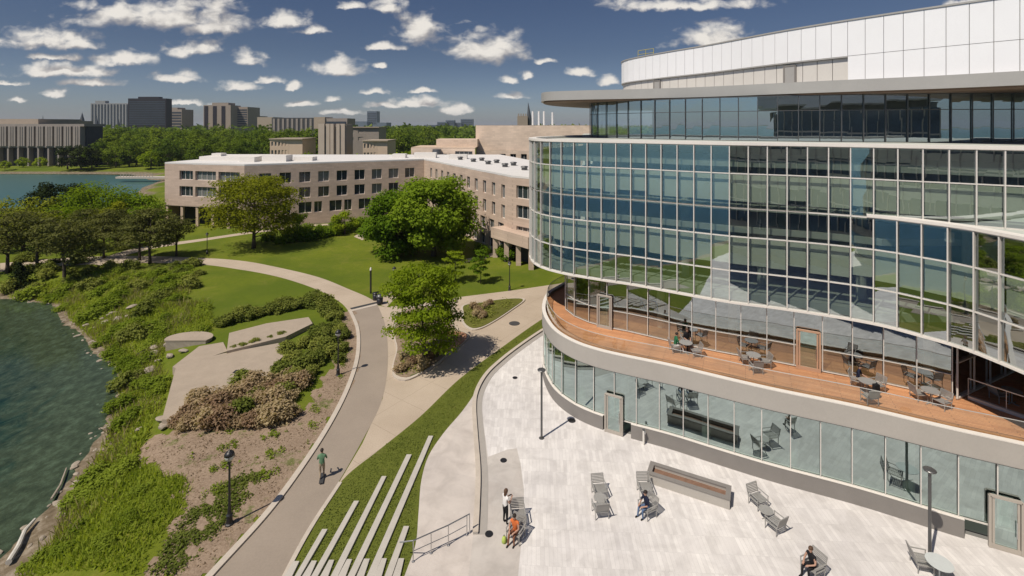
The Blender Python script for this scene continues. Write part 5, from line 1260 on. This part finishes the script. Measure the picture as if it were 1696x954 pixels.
def place(o,loc,rz,label):
    if not used.get(o.name): used[o.name]=1; o.location=loc; o.rotation_euler=(0,0,rz); o['label']=label; return o
    return copy_tree(o,loc,rz,label)
DZ=4.982
place(CH,at(858,866),.1,'empty metal chair behind the person in orange')
place(CH,at(854,893),-.5,'metal chair the person in orange sits on')
place(CH,at(993,822),.12,'upper empty chair of the pair left of the stone planter'); place(CH,at(994,853),math.pi+.15,'lower empty chair of the pair left of the stone planter')
place(TBL,at(994,837),0,'low round table between the two empty chairs on the plaza')
place(CH,at(1068,819),0.0,'empty chair behind the person in blue jeans by the planter'); place(CH,at(1072,853),-1.1,'chair under the person in blue jeans by the planter')
place(CH,at(1256,838),.35,'upper empty chair of the slanting trio before the long plinth'); place(CH,at(1284,878),math.pi+.45,'lower empty chair of the slanting trio before the long plinth')
place(TBL,at(1269,858),0,'low table between the slanting chairs before the long plinth')
place(CH,at(1346,952),-1.2,'chair under the person in dark top near the bottom edge'); place(CH,at(1527,942),1.3,'empty chair at the foot of the disc lamp near the bottom edge')
M['table_glass']=simple('frosted_glass_top',(.55,.58,.57),.25,var=.05,spec=.6)
place(table(.5,.72,'table_glass'),at(1556,958),0,'pale glass topped table at the bottom edge beside the lamp')
for px,py,lb in ((1136,585,'round table between the two people at the left of the wooden terrace'),(1248,606,'round table standing empty in the middle of the wooden terrace'),(1436,652,'round table beside the man in the dark suit on the terrace'),(1541,668,'round table with chairs near the terrace corner'),(1676,668,'round table in the shaded deck recess at the right edge')):
    place(TB,at(px,py,DZ),0,lb)
for px,py,rz,lb in ((1118,583,1.6,'chair under the person in the green shirt on the terrace'),(1137,574,0.0,'chair under the dark clothed person at the terrace table'),(1152,590,-1.6,'empty chair right of the left terrace table'),(1234,602,1.5,'chair left of the empty middle terrace table'),(1252,617,math.pi,'chair in front of the empty middle terrace table'),(1266,608,-1.6,'chair right of the empty middle terrace table'),
    (1420,640,.79,'chair under the man in the dark suit'),(1440,668,math.pi,'chair in front of the suited man table'),(1452,648,-1.3,'chair with a black bag right of the suited man table'),(1522,662,1.5,'chair left of the table near the terrace corner'),(1545,652,0.0,'chair behind the table near the terrace corner'),(1560,676,-1.3,'chair right of the table near the terrace corner'),(1655,664,1.5,'chair left of the table in the shaded deck recess')):
    place(CH2,at(px,py,DZ),rz,lb)
bq=at(1452,648,DZ+.45); b=MB(); b.obox((bq.x-.15,bq.y-.1,bq.z-.03),(.3,.05,0),(-.02,.2,0),(0,0,.4)); b.tube([(bq.x-.08,bq.y,bq.z+.36),(bq.x,bq.y,bq.z+.5),(bq.x+.1,bq.y+.05,bq.z+.36)],.012,5); tag(b.build('shoulder_bag',M['black_cloth']),'black bag on the chair beside the suited man','bag')
# rocks along the shore
def rock(seed):
    bm=bmesh.new(); bmesh.ops.create_icosphere(bm,subdivisions=2,radius=.5); rr=random.Random(seed)
    dirs=[Vector((rr.gauss(0,1),rr.gauss(0,1),rr.gauss(0,1))).normalized() for _ in range(9)]; cut=[rr.uniform(.28,.42) for _ in dirs]
    for v in bm.verts:
        for d,c in zip(dirs,cut):
            s=v.co.dot(d)-c
            if s>0: v.co-=d*s
        v.co.z*=.65
    me=bpy.data.meshes.new('boulder'); bm.to_mesh(me); bm.free(); me.materials.append(M['rock']); return me
RM=[rock(i) for i in range(4)]; rr=random.Random(4)
def boulder(p,s,label,group):
    o=bpy.data.objects.new('boulder',RM[rr.randrange(4)]); COL.objects.link(o); o.location=p; o.scale=(s*rr.uniform(.8,1.5),s*rr.uniform(.7,1.1),s*rr.uniform(.7,1)); o.rotation_euler=(rr.uniform(-.2,.2),rr.uniform(-.2,.2),rr.uniform(0,6)); tag(o,label,'rock',group)
for i in range(2,len(SH)-1):
    for _ in range(2):
        p=SH[i].lerp(SH[i+1] if i+1<len(SH) else SH[i],rr.random()); p=Vector((p.x+rr.uniform(-.5,1.5),p.y+rr.uniform(-.9,.9),0)); p.z=max(gz(p.x,p.y),WZ-.12)
        boulder(p,rr.uniform(.15,.38) if rr.random()<.88 else rr.uniform(.38,.6),'pale stone at the waterline of the lake bank','stones along the shore')
for c,n,sp_,gname,lb in (((172,536),16,1.9,'stones in the upper rubble patch','pale rubble stone in the patch among the bank weeds'),((262,598),14,1.5,'stones beside the terrace slab','white broken stone beside the terrace slab corner'),((262,705),6,1.0,'stones below the terrace slab','small stone below the terrace slab edge')):
    for _ in range(n):
        p=gp(*c); p=Vector((p.x+rr.gauss(0,sp_),p.y+rr.gauss(0,sp_*.8),0)); p.z=gz(p.x,p.y)+.18; boulder(p,rr.uniform(.4,1.0),lb,gname)
lg=[gp(14,938),gp(30,912),gp(41,886),gp(58,866)]
b=MB(); b.tube([p+Vector((0,0,.22)) for p in lg],[.13,.12,.1,.06],8); tag(b.build('driftwood_log',simple('bleached_wood',(.55,.52,.46),.85,var=.2,scale=3)),'bleached driftwood log lying along the shore at lower left','log')
lg=[gp(85,832),gp(100,808),gp(110,780)]
b=MB(); b.tube([p+Vector((0,0,.18)) for p in lg],[.07,.06,.04],8); tag(b.build('driftwood_log',M['rock']),'shorter pale branch higher up the shore','log')
cloth('rider_green',(.12,.22,.13))
# ---------------------------------------------------------------- people
def person(loc,rz,pose,shirt,legs,label,skin='skin',hair='hair',shoes='black_cloth',long_hair=False,scale=1.0,sleeve=True):
    V=[];R=[];E=[];Mt=[]
    def v(p,r,parent=None,m=0):
        V.append(Vector(p)); R.append(r if hasattr(r,'__len__') else (r,r)); i=len(V)-1
        if parent is not None: E.append((parent,i)); Mt.append(m)
        return i
    SK,SH_,LG,SO=0,1,2,3
    sit=pose.startswith('sit'); ph=.50 if sit else .93; lean=.10 if sit else .02
    if pose=='walk': lean=.05
    pel=v((0,0,ph),(.15,.115)); sp=v((0,lean*.4,ph+.2),(.135,.105),pel,SH_); ch_=v((0,lean*.8,ph+.40),(.165,.115),sp,SH_); nk=v((0,lean+.01,ph+.545),.055,ch_,SH_)
    hd=v((0,lean+.03,ph+.63),(.065,.075),nk,SK); hm=v((0,lean+.035,ph+.70),(.078,.095),hd,SK); ht=v((0,lean+.025,ph+.775),(.066,.08),hm,SK)
    v((0,lean+.13,ph+.685),.014,hm,SK)
    for s in (-1,1):
        v((s*.085,lean+.03,ph+.69),.016,hm,SK)
        sh=v((s*.18,lean*.8,ph+.465),.062,ch_,SH_)
        if pose=='stand_phone': el=(s*.25,lean+.05,ph+.2); wr=(s*.10,lean+.30,ph+.30)
        elif pose=='walk': el=(s*.24,lean-.10*s,ph+.2); wr=(s*.24,lean+.05-.16*s,ph-.02)
        elif pose=='scooter': el=(s*.25,lean+.10,ph+.2); wr=(s*.2,lean+.36,ph+.12)
        elif sit: el=(s*.25,lean+.06,ph+.2); wr=(s*.13,lean+.30,ph+.16)
        else: el=(s*.23,lean-.02,ph+.2); wr=(s*.23,lean+.05,ph-.03)
        e=v(el,.043,sh,SH_ if sleeve else SK); w=v(wr,.030,e,SK)
        dv=(Vector(wr)-Vector(el)).normalized(); pm=Vector(wr)+dv*.07; k=v(pm,(.036,.02),w,SK)
        side=dv.cross(Vector((0,0,1)));  side=side.normalized() if side.length>.2 else Vector((1,0,0)); nrm=side.cross(dv)
        for q,(o_,ln) in enumerate(((-.030,.062),(-.010,.075),(.010,.070),(.030,.052))):
            f0=v(pm+side*o_+dv*.02,.010,k,SK); f1=v(pm+side*o_+dv*(.02+ln*.6)-nrm*.010,.009,f0,SK); v(pm+side*o_*.9+dv*(.02+ln*.9)-nrm*.035,.0075,f1,SK)
        t0=v(Vector(wr)+dv*.03-side*s*.035,.012,w,SK); v(Vector(wr)+dv*.075-side*s*.055,.009,t0,SK)
        hp=v((s*.095,0,ph-.03),(.10,.10),pel,LG)
        if sit:
            kn=v((s*.13,.44,ph+.02),.062,hp,LG); an=v((s*.13,.46+.06*s,.09),.042,kn,LG); to=v((s*.14,.62+.06*s,.045),(.042,.035),an,SO)
        elif pose=='walk':
            kn=v((s*.10,.10*s+.06,ph-.43),.062,hp,LG); an=v((s*.10,.22*s-.04,.09+(.05 if s<0 else 0)),.04,kn,LG); to=v((s*.11,.22*s+.13,.04),(.042,.035),an,SO)
        elif pose=='scooter':
            kn=v((s*.09,.08+.05*s,ph-.43),.062,hp,LG); an=v((s*.08,.02+.14*s,.19),.04,kn,LG); to=v((s*.09,.18+.14*s,.15),(.042,.035),an,SO)
        else:
            kn=v((s*.11,.02,ph-.44),.062,hp,LG); an=v((s*.125,-.01,.09),.04,kn,LG); to=v((s*.14,.14,.04),(.042,.035),an,SO)
    me=bpy.data.meshes.new('person'); me.from_pydata([tuple(p) for p in V],E,[])
    tmp=bpy.data.objects.new('tmp_body',me); COL.objects.link(tmp)
    md=tmp.modifiers.new('skin','SKIN'); md.use_smooth_shade=True
    sv=me.skin_vertices[0].data
    for i,r in enumerate(R): sv[i].radius=r; sv[i].use_root=(i==0)
    tmp.modifiers.new('sub','SUBSURF').levels=1
    dg=bpy.context.evaluated_depsgraph_get(); dg.update()
    body=bpy.data.meshes.new_from_object(tmp.evaluated_get(dg)); bpy.data.objects.remove(tmp)
    o=bpy.data.objects.new('person',body); COL.objects.link(o); tag(o,label,'person'); o.location=loc; o.rotation_euler=(0,0,rz); o.scale=(scale,)*3
    body.materials.clear()
    for m in (skin,shirt,legs,shoes): body.materials.append(M[m])
    A=np.array([V[a] for a,b_ in E]);Bv=np.array([V[b_] for a,b_ in E]); D=Bv-A; DD=(D*D).sum(1)
    rad=np.array([sum(R[a])/2+sum(R[b_])/2 for a,b_ in E])/2
    mi=[]
    for pg in body.polygons:
        c=np.array(pg.center); t=np.clip(((c-A)*D).sum(1)/DD,0,1); d=np.linalg.norm(A+D*t[:,None]-c,axis=1)-rad*.9
        mi.append(Mt[int(np.argmin(d))])
    body.polygons.foreach_set('material_index',mi); body.polygons.foreach_set('use_smooth',[True]*len(mi))
    # hair, eyes
    hc=Vector((0,lean+.018,ph+.735)); bm=bmesh.new(); bmesh.ops.create_uvsphere(bm,u_segments=14,v_segments=9,radius=1)
    for q in list(bm.verts):
        q.co=Vector((q.co.x*.094,q.co.y*.113,q.co.z*.098))
    for q in [q for q in bm.verts if q.co.z<-.03 and q.co.y>-.02]: bm.verts.remove(q)
    for q in bm.verts:
        q.co+=hc
        if long_hair and q.co.z<hc.z-.02: q.co.z-=.16; q.co.y-=.03
    hm_=bpy.data.meshes.new('hair'); bm.to_mesh(hm_); bm.free(); hm_.materials.append(M[hair]); ho=bpy.data.objects.new('hair',hm_); COL.objects.link(ho); ho.parent=o
    b=MB()
    for s in (-1,1): b.lathe([(.003,-.010),(.010,0),(.003,.010)],8,(s*.032,lean+.112,ph+.705))
    b.lathe([(.003,-.004),(.022,0),(.003,.004)],8,(0,lean+.112,ph+.645)); eo=b.build('eyes',M['eye_black']); eo.parent=o
    return o
person(at(533,795),.25,'scooter','rider_green','tan_cloth','person in a green shirt riding away along the asphalt path',shoes='white_cloth')
def scooter(p,rz):
    o=empty('kick_board',(0,0,0),'skateboard under the rider in the green shirt','skateboard'); b=MB(); b.box(-.11,.11,-.42,.42,.09,.11); b.build('board',M['grey_metal'],o)
    for y in (-.3,.3):
        for s in (-1,1): b=MB(); b.tube([(s*.05,y,.045),(s*.10,y,.045)],.045,10); b.build('wheel',M['white_cloth'],o)
    o.location=p; o.rotation_euler=(0,0,rz)
scooter(at(533,795)+Vector((0,0,.014)),.25)
person(at(837,868),-.9,'stand_phone','white_cloth','black_cloth','standing woman in pale top and dark trousers, hands raised, on the plaza',hair='hair_brown',long_hair=True,shoes='black_cloth',sleeve=False)
def seated(px,py,rz,*a,z=0,**k):
    p=at(px,py,z); p.z=z-.02; return person(p,rz,'sit',*a,**k)
# chair faces local -Y; people face local +Y, so a sitter's heading is the chair's heading + pi
seated(854,893,-.5+math.pi,'orange_cloth','brown_cloth','seated person in an orange shirt on the plaza beside the standing woman',sleeve=False)
seated(1072,853,-1.1+math.pi,'navy_cloth','denim_cloth','seated person in dark jacket and blue jeans near the stone planter')
seated(1346,952,-1.2+math.pi,'black_cloth','black_cloth','seated person in dark top and trousers at the bottom edge of the plaza',hair='hair_brown',skin='skin',sleeve=False)
seated(1118,583,1.6+math.pi,'green_cloth','white_cloth','person in green shirt and white trousers at the left terrace table',z=DZ)
seated(1137,574,math.pi,'black_cloth','navy_cloth','person in dark clothes behind the left terrace table',z=DZ,hair='hair_brown')
seated(1420,640,.79+math.pi,'navy_cloth','tan_cloth','man in a dark suit jacket seated at a terrace table',z=DZ)
p=at(835,899); o=empty('backpack',p,'yellow green bag on the paving beside the person in orange','bag'); b=MB(); b.lathe([(.08,0),(.12,.04),(.11,.2),(.07,.29),(.03,.32)],10,(p.x,p.y,0)); b.build('bag_body',M['yellow_green_cloth'],o,smooth=True)
b=MB(); b.tube([(p.x-.05,p.y,.28),(p.x,p.y,.4),(p.x+.05,p.y,.28)],.012,6); b.build('strap',M['black_cloth'],o)

HAZE=True
if HAZE:
    m,nt,N,L=new_mat('air_haze'); pv=node(nt,'ShaderNodeVolumePrincipled',inp={'Color':(.8,.86,.95,1),'Density':.00008,'Anisotropy':.2}); out=nt.nodes.new('ShaderNodeOutputMaterial'); L.new(pv.outputs[0],out.inputs['Volume'])
    b=MB(); b.box(-9000,9000,-9000,12500,-7.0,90.0); tag(b.build('haze',m),None,None,None,'stuff')
